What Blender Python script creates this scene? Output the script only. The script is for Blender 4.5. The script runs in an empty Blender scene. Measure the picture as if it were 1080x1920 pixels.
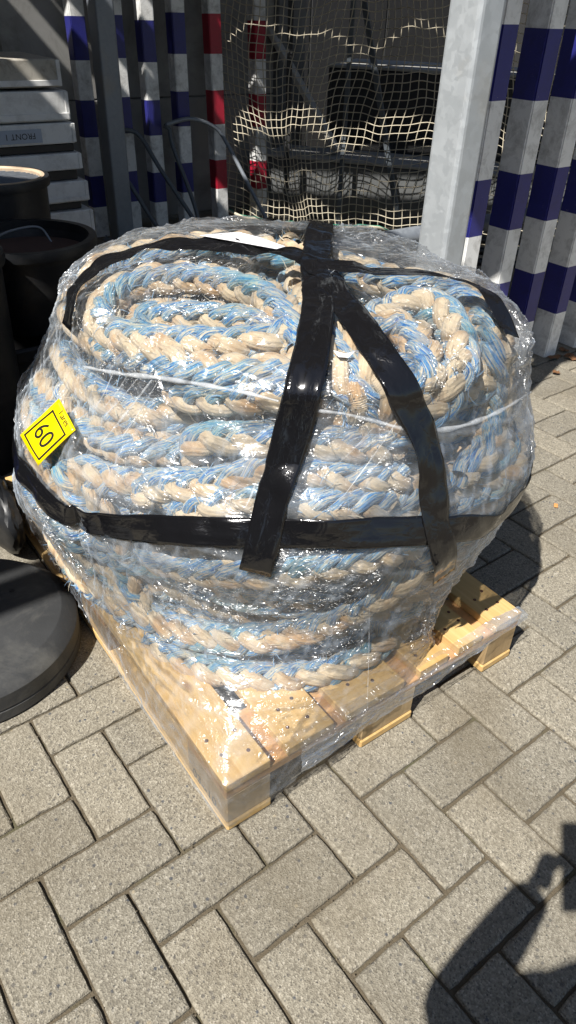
import bpy, bmesh, math, random
import numpy as np
from mathutils import Vector, Matrix, noise
from mathutils.bvhtree import BVHTree

random.seed(7)
rng = np.random.default_rng(7)
scene = bpy.context.scene
COL = scene.collection
R = math.radians

# ------------------------------------------------------------------ camera, sky, sun, exposure
# World frame: origin at the pallet's front corner on the ground, x along its 0.8 m side, y along its 1.2 m side.
CAM_LOC = Vector((-0.37538, -0.65195, 1.26823))
CAM_ROT = (0.954847, -0.0311875, -0.6214947)
F_PX = 1343.2                       # focal length in pixels of a 1080 x 1920 frame
cam_data = bpy.data.cameras.new('camera')
cam_data.sensor_fit = 'VERTICAL'
cam_data.sensor_height = 24.0
cam_data.lens = F_PX / 1920 * 24.0
cam_data.clip_start = 0.02
cam_data.clip_end = 500
cam = bpy.data.objects.new('camera', cam_data)
cam.location = CAM_LOC
cam.rotation_euler = CAM_ROT
COL.objects.link(cam)
scene.camera = cam
SUN_AZ, SUN_EL = R(18.5), R(53.3)   # azimuth in which shadows fall, elevation
world = bpy.data.worlds.new('World')
scene.world = world
world.use_nodes = True
wn = world.node_tree
sky = wn.nodes.new('ShaderNodeTexSky')
sky.sky_type = 'NISHITA'
sky.sun_disc = False
sky.sun_elevation = SUN_EL
sky.sun_rotation = math.atan2(-math.cos(SUN_AZ), -math.sin(SUN_AZ))
wn.nodes['Background'].inputs['Strength'].default_value = 0.055
wn.links.new(sky.outputs[0], wn.nodes['Background'].inputs['Color'])
sun_data = bpy.data.lights.new('sun', 'SUN')
sun_data.energy = 5.0
sun_data.angle = R(0.53)
sun_data.color = (1.0, 0.965, 0.91)
sun = bpy.data.objects.new('sun', sun_data)
sun_dir = Vector((math.cos(SUN_AZ) * math.cos(SUN_EL), math.sin(SUN_AZ) * math.cos(SUN_EL), -math.sin(SUN_EL)))
sun.rotation_euler = sun_dir.to_track_quat('-Z', 'Y').to_euler()
sun.location = (-4, -2, 6)
COL.objects.link(sun)
scene.render.engine = 'CYCLES'
scene.cycles.transparent_max_bounces = 24
scene.cycles.max_bounces = 5
scene.cycles.diffuse_bounces = 3
scene.cycles.glossy_bounces = 2
scene.cycles.caustics_reflective = False
scene.cycles.caustics_refractive = False
scene.view_settings.view_transform = 'Standard'
scene.view_settings.look = 'None'
scene.view_settings.gamma = 1
scene.view_settings.use_curve_mapping = False
scene.view_settings.exposure = 0.7

CAM_M = Matrix.Rotation(CAM_ROT[2], 3, 'Z') @ Matrix.Rotation(CAM_ROT[1], 3, 'Y') @ Matrix.Rotation(CAM_ROT[0], 3, 'X')
def sight(px, py):                  # direction in which a point of the photograph lies
    return (CAM_M @ Vector(((px - 540) / F_PX, -(py - 960) / F_PX, -1))).normalized()
def project(v):
    d = CAM_M.transposed() @ (Vector(v) - CAM_LOC)
    if d.z > -0.05: return None
    return (540 + F_PX * d.x / -d.z, 960 - F_PX * d.y / -d.z)

# ------------------------------------------------------------------ helpers
def tag(o, label=None, cat=None, group=None, kind=None):
    if label: o['label'] = label
    if cat: o['category'] = cat
    if group: o['group'] = group
    if kind: o['kind'] = kind
    return o
def link(o, parent=None):
    COL.objects.link(o)
    if parent is not None: o.parent = parent
    return o
def empty(name, loc=(0, 0, 0), rot=(0, 0, 0)):
    o = bpy.data.objects.new(name, None)
    o.empty_display_size = 0.1
    o.location = loc; o.rotation_euler = rot
    return link(o)
def mesh_obj(name, verts, faces, mat, parent=None, smooth=False, uvs=None):
    me = bpy.data.meshes.new(name)
    me.from_pydata([tuple(v) for v in verts], [], faces)
    if smooth: me.polygons.foreach_set('use_smooth', [True] * len(me.polygons))
    me.materials.append(mat)
    return link(bpy.data.objects.new(name, me), parent)
def grid_mesh(name, V, F, mat, parent=None, uv=None, smooth=True):
    """fast quads: V (n,3), F (m,4)"""
    V = np.asarray(V, dtype=np.float32); F = np.asarray(F, dtype=np.int32)
    me = bpy.data.meshes.new(name)
    k = F.shape[1]
    me.vertices.add(len(V)); me.vertices.foreach_set('co', V.ravel())
    me.loops.add(F.size); me.loops.foreach_set('vertex_index', F.ravel())
    me.polygons.add(len(F))
    me.polygons.foreach_set('loop_start', np.arange(0, F.size, k, dtype=np.int32))
    me.polygons.foreach_set('loop_total', np.full(len(F), k, dtype=np.int32))
    if smooth: me.polygons.foreach_set('use_smooth', np.ones(len(F), dtype=bool))
    me.update(calc_edges=True)
    if uv is not None:
        l = me.uv_layers.new(name='UVMap')
        l.data.foreach_set('uv', np.asarray(uv, dtype=np.float32).ravel())
    me.materials.append(mat)
    return link(bpy.data.objects.new(name, me), parent)
def bm_obj(name, bm, mat, parent=None, smooth=False):
    me = bpy.data.meshes.new(name)
    bm.to_mesh(me); bm.free()
    if smooth:
        me.polygons.foreach_set('use_smooth', [True] * len(me.polygons))
        me.set_sharp_from_angle(angle=math.radians(24))
    me.materials.append(mat)
    return link(bpy.data.objects.new(name, me), parent)
def box_bm(x0, x1, y0, y1, z0, z1, bevel=0.0, seg=1, bm=None):
    bm = bm or bmesh.new()
    r = bmesh.ops.create_cube(bm, size=1)
    for v in r['verts']:
        v.co = Vector((x0 + (v.co.x + .5) * (x1 - x0), y0 + (v.co.y + .5) * (y1 - y0), z0 + (v.co.z + .5) * (z1 - z0)))
    if bevel > 0:
        es = set(e for v in r['verts'] for e in v.link_edges)
        bmesh.ops.bevel(bm, geom=list(es), offset=bevel, segments=seg, affect='EDGES', profile=0.5)
    return bm
def box(name, x0, x1, y0, y1, z0, z1, mat, parent=None, bevel=0.002, seg=1):
    return bm_obj(name, box_bm(x0, x1, y0, y1, z0, z1, bevel, seg), mat, parent)
def lathe_bm(profile, n=48, center=(0, 0), bm=None):
    bm = bm or bmesh.new()
    rings = []
    for r, z in profile:
        if r < 1e-6:
            rings.append([bm.verts.new((center[0], center[1], z))])
        else:
            rings.append([bm.verts.new((center[0] + r * math.cos(2 * math.pi * i / n), center[1] + r * math.sin(2 * math.pi * i / n), z)) for i in range(n)])
    for a, b in zip(rings, rings[1:]):
        for i in range(n):
            j = (i + 1) % n
            if len(a) == 1 and len(b) > 1: bm.faces.new((a[0], b[j], b[i]))
            elif len(b) == 1 and len(a) > 1: bm.faces.new((a[i], a[j], b[0]))
            elif len(a) > 1: bm.faces.new((a[i], a[j], b[j], b[i]))
    bmesh.ops.recalc_face_normals(bm, faces=bm.faces)
    return bm
def tube_arrays(pts, rad, sides=6, cap=False):
    """numpy tube along pts (n,3); rad scalar or (n,)"""
    P = np.asarray(pts, float); n = len(P)
    T = np.gradient(P, axis=0); T /= np.linalg.norm(T, axis=1)[:, None] + 1e-12
    ref = np.array([0, 0, 1.0]) if abs(T[0, 2]) < .9 else np.array([1.0, 0, 0])
    N = np.zeros_like(P); u = np.cross(T[0], ref); u /= np.linalg.norm(u); N[0] = u
    for i in range(1, n):
        u = u - T[i] * (u @ T[i]); u /= np.linalg.norm(u) + 1e-12; N[i] = u
    B = np.cross(T, N)
    a = np.arange(sides) / sides * 2 * np.pi
    rad = np.broadcast_to(np.asarray(rad, float), (n,))
    V = P[:, None] + rad[:, None, None] * (np.cos(a)[None, :, None] * N[:, None] + np.sin(a)[None, :, None] * B[:, None])
    i, j = np.meshgrid(np.arange(n - 1), np.arange(sides), indexing='ij')
    j2 = (j + 1) % sides
    F = np.stack([i * sides + j, i * sides + j2, (i + 1) * sides + j2, (i + 1) * sides + j], -1).reshape(-1, 4)
    return V.reshape(-1, 3), F
def tubes_obj(name, paths, rad, mat, parent=None, sides=6):
    Vs, Fs, o = [], [], 0
    for k, p in enumerate(paths):
        V, F = tube_arrays(p, rad[k] if isinstance(rad, list) else rad, sides)
        Vs.append(V); Fs.append(F + o); o += len(V)
    return grid_mesh(name, np.concatenate(Vs), np.concatenate(Fs), mat, parent)
def smooth_path(pts, step=0.01, iters=2):
    """Catmull-Rom resample of 3D points at about equal steps"""
    P = np.asarray(pts, float)
    Q = np.vstack([2 * P[0] - P[1], P, 2 * P[-1] - P[-2]])
    out = []
    for i in range(1, len(Q) - 2):
        p0, p1, p2, p3 = Q[i - 1], Q[i], Q[i + 1], Q[i + 2]
        for t in np.linspace(0, 1, 24, endpoint=False):
            out.append(.5 * ((2 * p1) + (-p0 + p2) * t + (2 * p0 - 5 * p1 + 4 * p2 - p3) * t * t + (-p0 + 3 * p1 - 3 * p2 + p3) * t ** 3))
    out.append(P[-1]); out = np.array(out)
    d = np.r_[0, np.cumsum(np.linalg.norm(np.diff(out, axis=0), axis=1))]
    s = np.arange(0, d[-1], step)
    return np.stack([np.interp(s, d, out[:, k]) for k in range(out.shape[1])], -1)

_perm = rng.permutation(4096)
_grad = rng.normal(size=(4096, 3)); _grad /= np.linalg.norm(_grad, axis=1)[:, None]
def perlin(P):
    """gradient noise, P (...,3)"""
    P = np.asarray(P, float); i0 = np.floor(P).astype(int); f = P - i0
    u = f * f * f * (f * (f * 6 - 15) + 10)
    r = 0
    for dx in (0, 1):
        for dy in (0, 1):
            for dz in (0, 1):
                h = _perm[(_perm[(_perm[(i0[..., 0] + dx) & 4095] + i0[..., 1] + dy) & 4095] + i0[..., 2] + dz) & 4095]
                g = _grad[h]
                d = g[..., 0] * (f[..., 0] - dx) + g[..., 1] * (f[..., 1] - dy) + g[..., 2] * (f[..., 2] - dz)
                r = r + d * (u[..., 0] if dx else 1 - u[..., 0]) * (u[..., 1] if dy else 1 - u[..., 1]) * (u[..., 2] if dz else 1 - u[..., 2])
    return r * 1.5
# ------------------------------------------------------------------ materials
def new_mat(name):
    m = bpy.data.materials.new(name); m.use_nodes = True
    nt = m.node_tree
    return m, nt, nt.nodes['Principled BSDF'], nt.nodes['Material Output']
def nd(nt, kind, **kw):
    n = nt.nodes.new('ShaderNode' + kind)
    for k, v in kw.items():
        if k in n.inputs: n.inputs[k].default_value = v
        else: setattr(n, k, v)
    return n
def lk(nt, a, b): nt.links.new(a, b)
def ramp(nt, src, stops, interp='LINEAR'):
    r = nt.nodes.new('ShaderNodeValToRGB'); r.color_ramp.interpolation = interp
    e = r.color_ramp.elements
    while len(e) < len(stops): e.new(.5)
    for el, (p, c) in zip(e, stops):
        el.position = p; el.color = (c, c, c, 1) if isinstance(c, (int, float)) else (*c, 1)
    lk(nt, src, r.inputs[0]); return r
def mixc(nt, fac, a, b, mode='MIX'):
    m = nt.nodes.new('ShaderNodeMix'); m.data_type = 'RGBA'; m.blend_type = mode
    for s, v in ((0, fac), (6, a), (7, b)):
        if hasattr(v, 'is_linked') or isinstance(v, bpy.types.NodeSocket): lk(nt, v, m.inputs[s])
        elif s == 0: m.inputs[0].default_value = v
        else: m.inputs[s].default_value = (*v, 1) if len(v) == 3 else v
    return m.outputs[2]
def mth(nt, op, a, b=None, c=None, clamp=False):
    m = nt.nodes.new('ShaderNodeMath'); m.operation = op; m.use_clamp = clamp
    for i, v in enumerate((a, b, c)):
        if v is None: continue
        if isinstance(v, bpy.types.NodeSocket): lk(nt, v, m.inputs[i])
        else: m.inputs[i].default_value = v
    return m.outputs[0]
def noise_n(nt, vec, scale, detail=4, rough=.55, dist=0.0):
    n = nd(nt, 'TexNoise', Scale=scale, Detail=detail, Roughness=rough, Distortion=dist)
    if vec is not None: lk(nt, vec, n.inputs['Vector'])
    return n
def coords(nt, which='Object', scale=None):
    t = nt.nodes.new('ShaderNodeTexCoord'); o = t.outputs[which]
    if scale is not None:
        mp = nd(nt, 'Mapping'); mp.inputs['Scale'].default_value = scale; lk(nt, o, mp.inputs[0]); o = mp.outputs[0]
    return o
def world_pos(nt):
    return nt.nodes.new('ShaderNodeNewGeometry').outputs['Position']
def bump(nt, h, strength=.3, dist=.002, normal=None):
    b = nd(nt, 'Bump', Strength=strength, Distance=dist); lk(nt, h, b.inputs['Height'])
    if normal is not None: lk(nt, normal, b.inputs['Normal'])
    return b.outputs[0]

def plain_mat(name, col, rough=.5, metal=0.0, var=.25, nscale=12, bumpy=.15, dirt=None, dirt_amt=.5, spec=.5):
    m, nt, p, out = new_mat(name)
    pos = world_pos(nt)
    n = noise_n(nt, pos, nscale, 6, .6)
    lo = tuple(c * (1 - var) for c in col); hi = tuple(min(1, c * (1 + var)) for c in col)
    c = mixc(nt, n.outputs[0], lo, hi)
    if dirt:
        n2 = noise_n(nt, pos, nscale * .6, 8, .7, .6)
        f = ramp(nt, n2.outputs[0], [(.48, 0), (.68, 1)])
        c = mixc(nt, mth(nt, 'MULTIPLY', f.outputs[0], dirt_amt), c, dirt)
    lk(nt, c, p.inputs['Base Color'])
    p.inputs['Metallic'].default_value = metal
    p.inputs['Specular IOR Level'].default_value = spec
    r = mth(nt, 'MULTIPLY_ADD', n.outputs[0], .25, rough - .12)
    lk(nt, r, p.inputs['Roughness'])
    n3 = noise_n(nt, pos, nscale * 14, 4, .6)
    lk(nt, bump(nt, n3.outputs[0], bumpy, .002), p.inputs['Normal'])
    return m

def paver_mat():
    m, nt, p, out = new_mat('concrete_paver')
    pos = world_pos(nt)
    info = nt.nodes.new('ShaderNodeObjectInfo')
    big = noise_n(nt, pos, 4.0, 5, .6)
    mid = noise_n(nt, pos, 38, 5, .7)
    fine = noise_n(nt, pos, 420, 3, .7)
    grit = nd(nt, 'TexVoronoi', Scale=330.0, Randomness=1.0); lk(nt, pos, grit.inputs['Vector'])
    c = mixc(nt, mid.outputs[0], (.21, .19, .15), (.32, .295, .245))
    c = mixc(nt, mth(nt, 'MULTIPLY', big.outputs[0], .4), c, (.24, .21, .165))
    # sand-sized grains
    gcol = ramp(nt, grit.outputs['Color'], [(0, (.075, .07, .06)), (.28, (.19, .175, .145)), (.72, (.33, .31, .26)), (1, (.52, .49, .43))])
    c = mixc(nt, .7, c, gcol.outputs[0])
    # chippings: dark blue-grey and pale ones
    st = nd(nt, 'TexVoronoi', Scale=88.0, Randomness=1.0); lk(nt, pos, st.inputs['Vector'])
    sel = nd(nt, 'SeparateColor'); lk(nt, st.outputs['Color'], sel.inputs[0])
    inside = ramp(nt, st.outputs['Distance'], [(.22, 1), (.34, 0)])
    isdark = ramp(nt, sel.outputs[0], [(.74, 0), (.75, 1)], 'CONSTANT')
    ispale = ramp(nt, sel.outputs[1], [(.90, 0), (.91, 1)], 'CONSTANT')
    dk = mixc(nt, sel.outputs[2], (.05, .062, .088), (.14, .13, .115))
    c = mixc(nt, mth(nt, 'MULTIPLY', inside.outputs[0], mth(nt, 'MULTIPLY', isdark.outputs[0], .8)), c, dk)
    pl = mixc(nt, sel.outputs[2], (.46, .39, .27), (.52, .50, .45))
    c = mixc(nt, mth(nt, 'MULTIPLY', inside.outputs[0], mth(nt, 'MULTIPLY', ispale.outputs[0], .5)), c, pl)
    st2 = nd(nt, 'TexVoronoi', Scale=210.0, Randomness=1.0); lk(nt, pos, st2.inputs['Vector'])
    sel2 = nd(nt, 'SeparateColor'); lk(nt, st2.outputs['Color'], sel2.inputs[0])
    in2 = ramp(nt, st2.outputs['Distance'], [(.25, 1), (.4, 0)])
    d2 = ramp(nt, sel2.outputs[0], [(.86, 0), (.87, 1)], 'CONSTANT')
    c = mixc(nt, mth(nt, 'MULTIPLY', in2.outputs[0], mth(nt, 'MULTIPLY', d2.outputs[0], .8)), c, (.075, .075, .075))
    # damp brown stains
    s = noise_n(nt, pos, 2.6, 4, .55)
    sf = ramp(nt, s.outputs[0], [(.50, 0), (.72, 1)])
    c = mixc(nt, mth(nt, 'MULTIPLY', sf.outputs[0], .55), c, (.16, .135, .095))
    hue = mixc(nt, info.outputs['Random'], (.85, .835, .80), (1.02, .99, .93))
    c = mixc(nt, 1.0, c, hue, 'MULTIPLY')
    lk(nt, c, p.inputs['Base Color'])
    p.inputs['Roughness'].default_value = .9
    p.inputs['Specular IOR Level'].default_value = .25
    h = mth(nt, 'ADD', mth(nt, 'MULTIPLY', grit.outputs['Distance'], .8), mth(nt, 'MULTIPLY', fine.outputs[0], .9))
    h = mth(nt, 'ADD', h, mth(nt, 'MULTIPLY', mid.outputs[0], 1.6))
    lk(nt, bump(nt, h, .75, .0022), p.inputs['Normal'])
    return m
def joint_mat():
    m, nt, p, out = new_mat('joint_sand')
    pos = world_pos(nt)
    n = noise_n(nt, pos, 55, 6, .7); n2 = noise_n(nt, pos, 300, 3, .6)
    c = mixc(nt, n.outputs[0], (.06, .046, .028), (.16, .13, .085))
    g = noise_n(nt, pos, 7, 4, .6); gf = ramp(nt, g.outputs[0], [(.55, 0), (.7, 1)])
    c = mixc(nt, mth(nt, 'MULTIPLY', gf.outputs[0], .5), c, (.07, .085, .03))
    lk(nt, c, p.inputs['Base Color']); p.inputs['Roughness'].default_value = .95
    lk(nt, bump(nt, mth(nt, 'ADD', n.outputs[0], n2.outputs[0]), .9, .004), p.inputs['Normal'])
    return m
def wood_mat(name, a, b, long_axis=1, stain=(.25, .13, .05), stain_amt=.25):
    m, nt, p, out = new_mat(name)
    info = nt.nodes.new('ShaderNodeObjectInfo')
    sc = [26, 26, 26]; sc[long_axis] = 1.4
    t = coords(nt, 'Object', tuple(sc))
    add = nd(nt, 'VectorMath', operation='ADD'); lk(nt, t, add.inputs[0])
    rnd = mth(nt, 'MULTIPLY', info.outputs['Random'], 37.0)
    cmb = nd(nt, 'CombineXYZ'); lk(nt, rnd, cmb.inputs[0]); lk(nt, rnd, cmb.inputs[1]); lk(nt, rnd, cmb.inputs[2]); lk(nt, cmb.outputs[0], add.inputs[1])
    n = noise_n(nt, add.outputs[0], 1.6, 6, .6, .8)
    n2 = noise_n(nt, add.outputs[0], 7, 4, .6)
    c = mixc(nt, ramp(nt, n.outputs[0], [(.3, 0), (.7, 1)]).outputs[0], a, b)
    c = mixc(nt, mth(nt, 'MULTIPLY', n2.outputs[0], .35), c, tuple(x * .62 for x in a))
    w = noise_n(nt, world_pos(nt), 6, 5, .6)
    c = mixc(nt, mth(nt, 'MULTIPLY', ramp(nt, w.outputs[0], [(.52, 0), (.75, 1)]).outputs[0], stain_amt), c, stain)
    kn = nd(nt, 'TexVoronoi', Scale=1.0); ks = [9, 9, 9]; ks[long_axis] = 4.5
    kv = coords(nt, 'Object', tuple(ks)); ka = nd(nt, 'VectorMath', operation='ADD'); lk(nt, kv, ka.inputs[0]); lk(nt, cmb.outputs[0], ka.inputs[1]); lk(nt, ka.outputs[0], kn.inputs['Vector'])
    kf = ramp(nt, kn.outputs['Distance'], [(.05, 1), (.11, 0)])
    c = mixc(nt, mth(nt, 'MULTIPLY', kf.outputs[0], .75), c, (.20, .085, .03))
    hue = mixc(nt, info.outputs['Random'], (.80, .74, .66), (1.06, 1.03, 1.0))
    c = mixc(nt, 1.0, c, hue, 'MULTIPLY')
    lk(nt, c, p.inputs['Base Color']); p.inputs['Roughness'].default_value = .62
    p.inputs['Specular IOR Level'].default_value = .3
    lk(nt, bump(nt, mth(nt, 'ADD', n.outputs[0], n2.outputs[0]), .25, .0015), p.inputs['Normal'])
    return m
def strand_mat(name, kind):
    """UV: x round the strand, y metres along it"""
    m, nt, p, out = new_mat(name)
    uv = nt.nodes.new('ShaderNodeUVMap').outputs[0]
    sep = nd(nt, 'SeparateXYZ'); lk(nt, uv, sep.inputs[0])
    tw = mth(nt, 'MULTIPLY_ADD', sep.outputs[1], 3.0 if kind == 'cream' else -4.0, sep.outputs[0])       # yarns wind round the strand
    v1 = nd(nt, 'CombineXYZ'); lk(nt, mth(nt, 'MULTIPLY', tw, 26.0), v1.inputs[0]); lk(nt, mth(nt, 'MULTIPLY', sep.outputs[1], 34.0), v1.inputs[1])
    yarn = noise_n(nt, v1.outputs[0], 1.0, 4, .7, 1.6)
    v2 = nd(nt, 'CombineXYZ'); lk(nt, mth(nt, 'MULTIPLY', tw, 95.0), v2.inputs[0]); lk(nt, mth(nt, 'MULTIPLY', sep.outputs[1], 80.0), v2.inputs[1])
    fib = noise_n(nt, v2.outputs[0], 1.0, 3, .6)
    wave = mth(nt, 'SINE', mth(nt, 'MULTIPLY', tw, 2 * math.pi * 11))
    pos = world_pos(nt)
    st = noise_n(nt, pos, 15, 5, .6); st2 = noise_n(nt, pos, 5.5, 3, .5); fine = noise_n(nt, pos, 320, 2, .6)
    if kind == 'cream':
        c = mixc(nt, yarn.outputs[0], (.50, .375, .23), (.83, .71, .51))
        sf = ramp(nt, st.outputs[0], [(.46, 0), (.64, 1)])
        c = mixc(nt, mth(nt, 'MULTIPLY', sf.outputs[0], .8), c, (.44, .245, .095))
        g = ramp(nt, st2.outputs[0], [(.54, 0), (.72, 1)])
        c = mixc(nt, mth(nt, 'MULTIPLY', g.outputs[0], .35), c, (.36, .31, .23))
    else:
        r = ramp(nt, yarn.outputs[0], [(.37, (.006, .075, .34)), (.445, (.018, .21, .54)), (.49, (.09, .34, .54)), (.525, (.44, .49, .46)), (.595, (.70, .61, .45))])
        c = r.outputs[0]
        g = ramp(nt, st2.outputs[0], [(.50, 0), (.66, 1)])
        c = mixc(nt, mth(nt, 'MULTIPLY', g.outputs[0], .5), c, (.07, .27, .29))
        sf = ramp(nt, st.outputs[0], [(.52, 0), (.70, 1)])
        c = mixc(nt, mth(nt, 'MULTIPLY', sf.outputs[0], .5), c, (.46, .31, .16))
    c = mixc(nt, mth(nt, 'MULTIPLY', fib.outputs[0], .34 if kind == 'cream' else .5), c, mixc(nt, .5, c, (.05, .05, .05)))
    lk(nt, c, p.inputs['Base Color'])
    p.inputs['Roughness'].default_value = .75
    p.inputs['Specular IOR Level'].default_value = .3
    p.inputs['Sheen Weight'].default_value = .25
    h = mth(nt, 'ADD', mth(nt, 'MULTIPLY', wave, .35), mth(nt, 'MULTIPLY', fib.outputs[0], 1.1))
    h = mth(nt, 'ADD', h, mth(nt, 'MULTIPLY', fine.outputs[0], .5))
    lk(nt, bump(nt, h, .75, .0016), p.inputs['Normal'])
    return m
def film_mat(name, gloss=1.0, seed=0.0, rough=.25):
    """attributes on the mesh: haze (how many layers lie over each other), crinkle (how crumpled the film is)"""
    m, nt, p, out = new_mat(name)
    nt.nodes.remove(p)
    pos = world_pos(nt)
    cri = nd(nt, 'Attribute', attribute_name='crinkle').outputs['Fac']
    hz = nd(nt, 'Attribute', attribute_name='haze').outputs['Fac']
    mp = nd(nt, 'Mapping'); mp.inputs['Location'].default_value = (seed, seed * 1.7, seed * .6); mp.inputs['Scale'].default_value = (1, 1, 1.9); lk(nt, pos, mp.inputs[0])
    cr = noise_n(nt, mp.outputs[0], 30, 1.6, .5, 2.2)
    nb = bump(nt, mth(nt, 'MULTIPLY', cr.outputs[0], cri), 1.0, .075)
    gl = nd(nt, 'BsdfGlossy', Roughness=rough); gl.inputs['Color'].default_value = (1, 1, 1, 1); lk(nt, nb, gl.inputs['Normal'])
    tr = nd(nt, 'BsdfTransparent'); tr.inputs['Color'].default_value = (.985, .985, .985, 1)
    fr = nd(nt, 'Fresnel', IOR=1.4)
    fac = mth(nt, 'MINIMUM', mth(nt, 'MULTIPLY_ADD', fr.outputs[0], .5 * gloss, .07 * gloss), .45)
    mx = nd(nt, 'MixShader'); lk(nt, fac, mx.inputs[0]); lk(nt, tr.outputs[0], mx.inputs[1]); lk(nt, gl.outputs[0], mx.inputs[2])
    df = nd(nt, 'BsdfDiffuse'); df.inputs['Color'].default_value = (.78, .87, .98, 1)  # bluish veil colour stands in for sky reflected in the film
    tl = nd(nt, 'BsdfTranslucent'); tl.inputs['Color'].default_value = (.80, .88, .98, 1)
    md = nd(nt, 'MixShader'); md.inputs[0].default_value = .4; lk(nt, df.outputs[0], md.inputs[1]); lk(nt, tl.outputs[0], md.inputs[2])
    lw = nd(nt, 'LayerWeight', Blend=.5)      # light crosses more film where it is seen edge-on
    hz = mth(nt, 'MULTIPLY', hz, mth(nt, 'MULTIPLY_ADD', mth(nt, 'POWER', lw.outputs['Facing'], 4.0), 4.0, 1.0), None, True)
    m2 = nd(nt, 'MixShader'); lk(nt, hz, m2.inputs[0]); lk(nt, mx.outputs[0], m2.inputs[1]); lk(nt, md.outputs[0], m2.inputs[2])
    lk(nt, m2.outputs[0], out.inputs[0])
    return m
def crease_mat():
    m, nt, p, out = new_mat('gathered_film')
    nt.nodes.remove(p)
    df = nd(nt, 'BsdfPrincipled', Roughness=.25); df.inputs['Base Color'].default_value = (.80, .83, .86, 1)
    tr = nd(nt, 'BsdfTransparent')
    mx = nd(nt, 'MixShader'); lk(nt, tr.outputs[0], mx.inputs[1]); lk(nt, df.outputs[0], mx.inputs[2])
    n = noise_n(nt, world_pos(nt), 40, 3, .6)
    lk(nt, mth(nt, 'MULTIPLY_ADD', n.outputs[0], .7, -.08, True), mx.inputs[0])
    lk(nt, mx.outputs[0], out.inputs[0])
    return m
def tape_mat():
    m, nt, p, out = new_mat('black_plastic_tape')
    uv = nt.nodes.new('ShaderNodeUVMap').outputs[0]
    mp = nd(nt, 'Mapping'); mp.inputs['Scale'].default_value = (5, 46, 1); lk(nt, uv, mp.inputs[0])
    n = noise_n(nt, mp.outputs[0], 1.0, 2, .5, .5)
    mp2 = nd(nt, 'Mapping'); mp2.inputs['Scale'].default_value = (38, 60, 1); mp2.inputs['Rotation'].default_value = (0, 0, .5); lk(nt, uv, mp2.inputs[0])
    n2 = noise_n(nt, mp2.outputs[0], 1.0, 3, .6, 1.0)
    p.inputs['Base Color'].default_value = (.006, .006, .007, 1)
    p.inputs['Roughness'].default_value = .14
    p.inputs['Specular IOR Level'].default_value = .7
    h = mth(nt, 'ADD', n.outputs[0], mth(nt, 'MULTIPLY', ramp(nt, n2.outputs[0], [(.5, 0), (.7, 1)]).outputs[0], .35))
    lk(nt, bump(nt, h, .22, .006), p.inputs['Normal'])
    return m
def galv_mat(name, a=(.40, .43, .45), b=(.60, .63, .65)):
    m, nt, p, out = new_mat(name)
    pos = world_pos(nt)
    v = nd(nt, 'TexVoronoi', Scale=55.0); 
    w = noise_n(nt, pos, 30, 2, .5)
    wm = mixc(nt, .06, pos, w.outputs['Color'], 'ADD'); lk(nt, wm, v.inputs['Vector'])
    n = noise_n(nt, pos, 9, 6, .65); n2 = noise_n(nt, pos, 3, 5, .6)
    sp = ramp(nt, v.outputs['Color'], [(.2, 0), (.9, 1)])
    c = mixc(nt, mth(nt, 'MULTIPLY_ADD', sp.outputs[0], .28, mth(nt, 'MULTIPLY', n.outputs[0], .5)), a, b)
    rust = ramp(nt, n2.outputs[0], [(.62, 0), (.76, 1)])
    c = mixc(nt, mth(nt, 'MULTIPLY', rust.outputs[0], .3), c, (.42, .34, .22))
    lk(nt, c, p.inputs['Base Color']); p.inputs['Metallic'].default_value = .35
    lk(nt, mth(nt, 'MULTIPLY_ADD', sp.outputs[0], .18, .42), p.inputs['Roughness'])
    lk(nt, bump(nt, n.outputs[0], .12, .002), p.inputs['Normal'])
    return m
def painted_mat(name, col, dirt=(.10, .09, .075), amt=.45):
    m, nt, p, out = new_mat(name)
    pos = world_pos(nt)
    n = noise_n(nt, pos, 14, 8, .72, .4); n2 = noise_n(nt, pos, 3.5, 4, .6); sc = noise_n(nt, pos, 70, 6, .7, 2.0)
    c = mixc(nt, n2.outputs[0], tuple(x * .85 for x in col), tuple(min(1, x * 1.12) for x in col))
    f = ramp(nt, n.outputs[0], [(.46, 0), (.72, 1)])
    c = mixc(nt, mth(nt, 'MULTIPLY', f.outputs[0], amt), c, dirt)
    s = ramp(nt, sc.outputs[0], [(.66, 0), (.70, 1)])
    c = mixc(nt, mth(nt, 'MULTIPLY', s.outputs[0], .6), c, (.38, .36, .33))
    lk(nt, c, p.inputs['Base Color']); p.inputs['Roughness'].default_value = .42
    lk(nt, bump(nt, n.outputs[0], .12, .002), p.inputs['Normal'])
    return m
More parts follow.
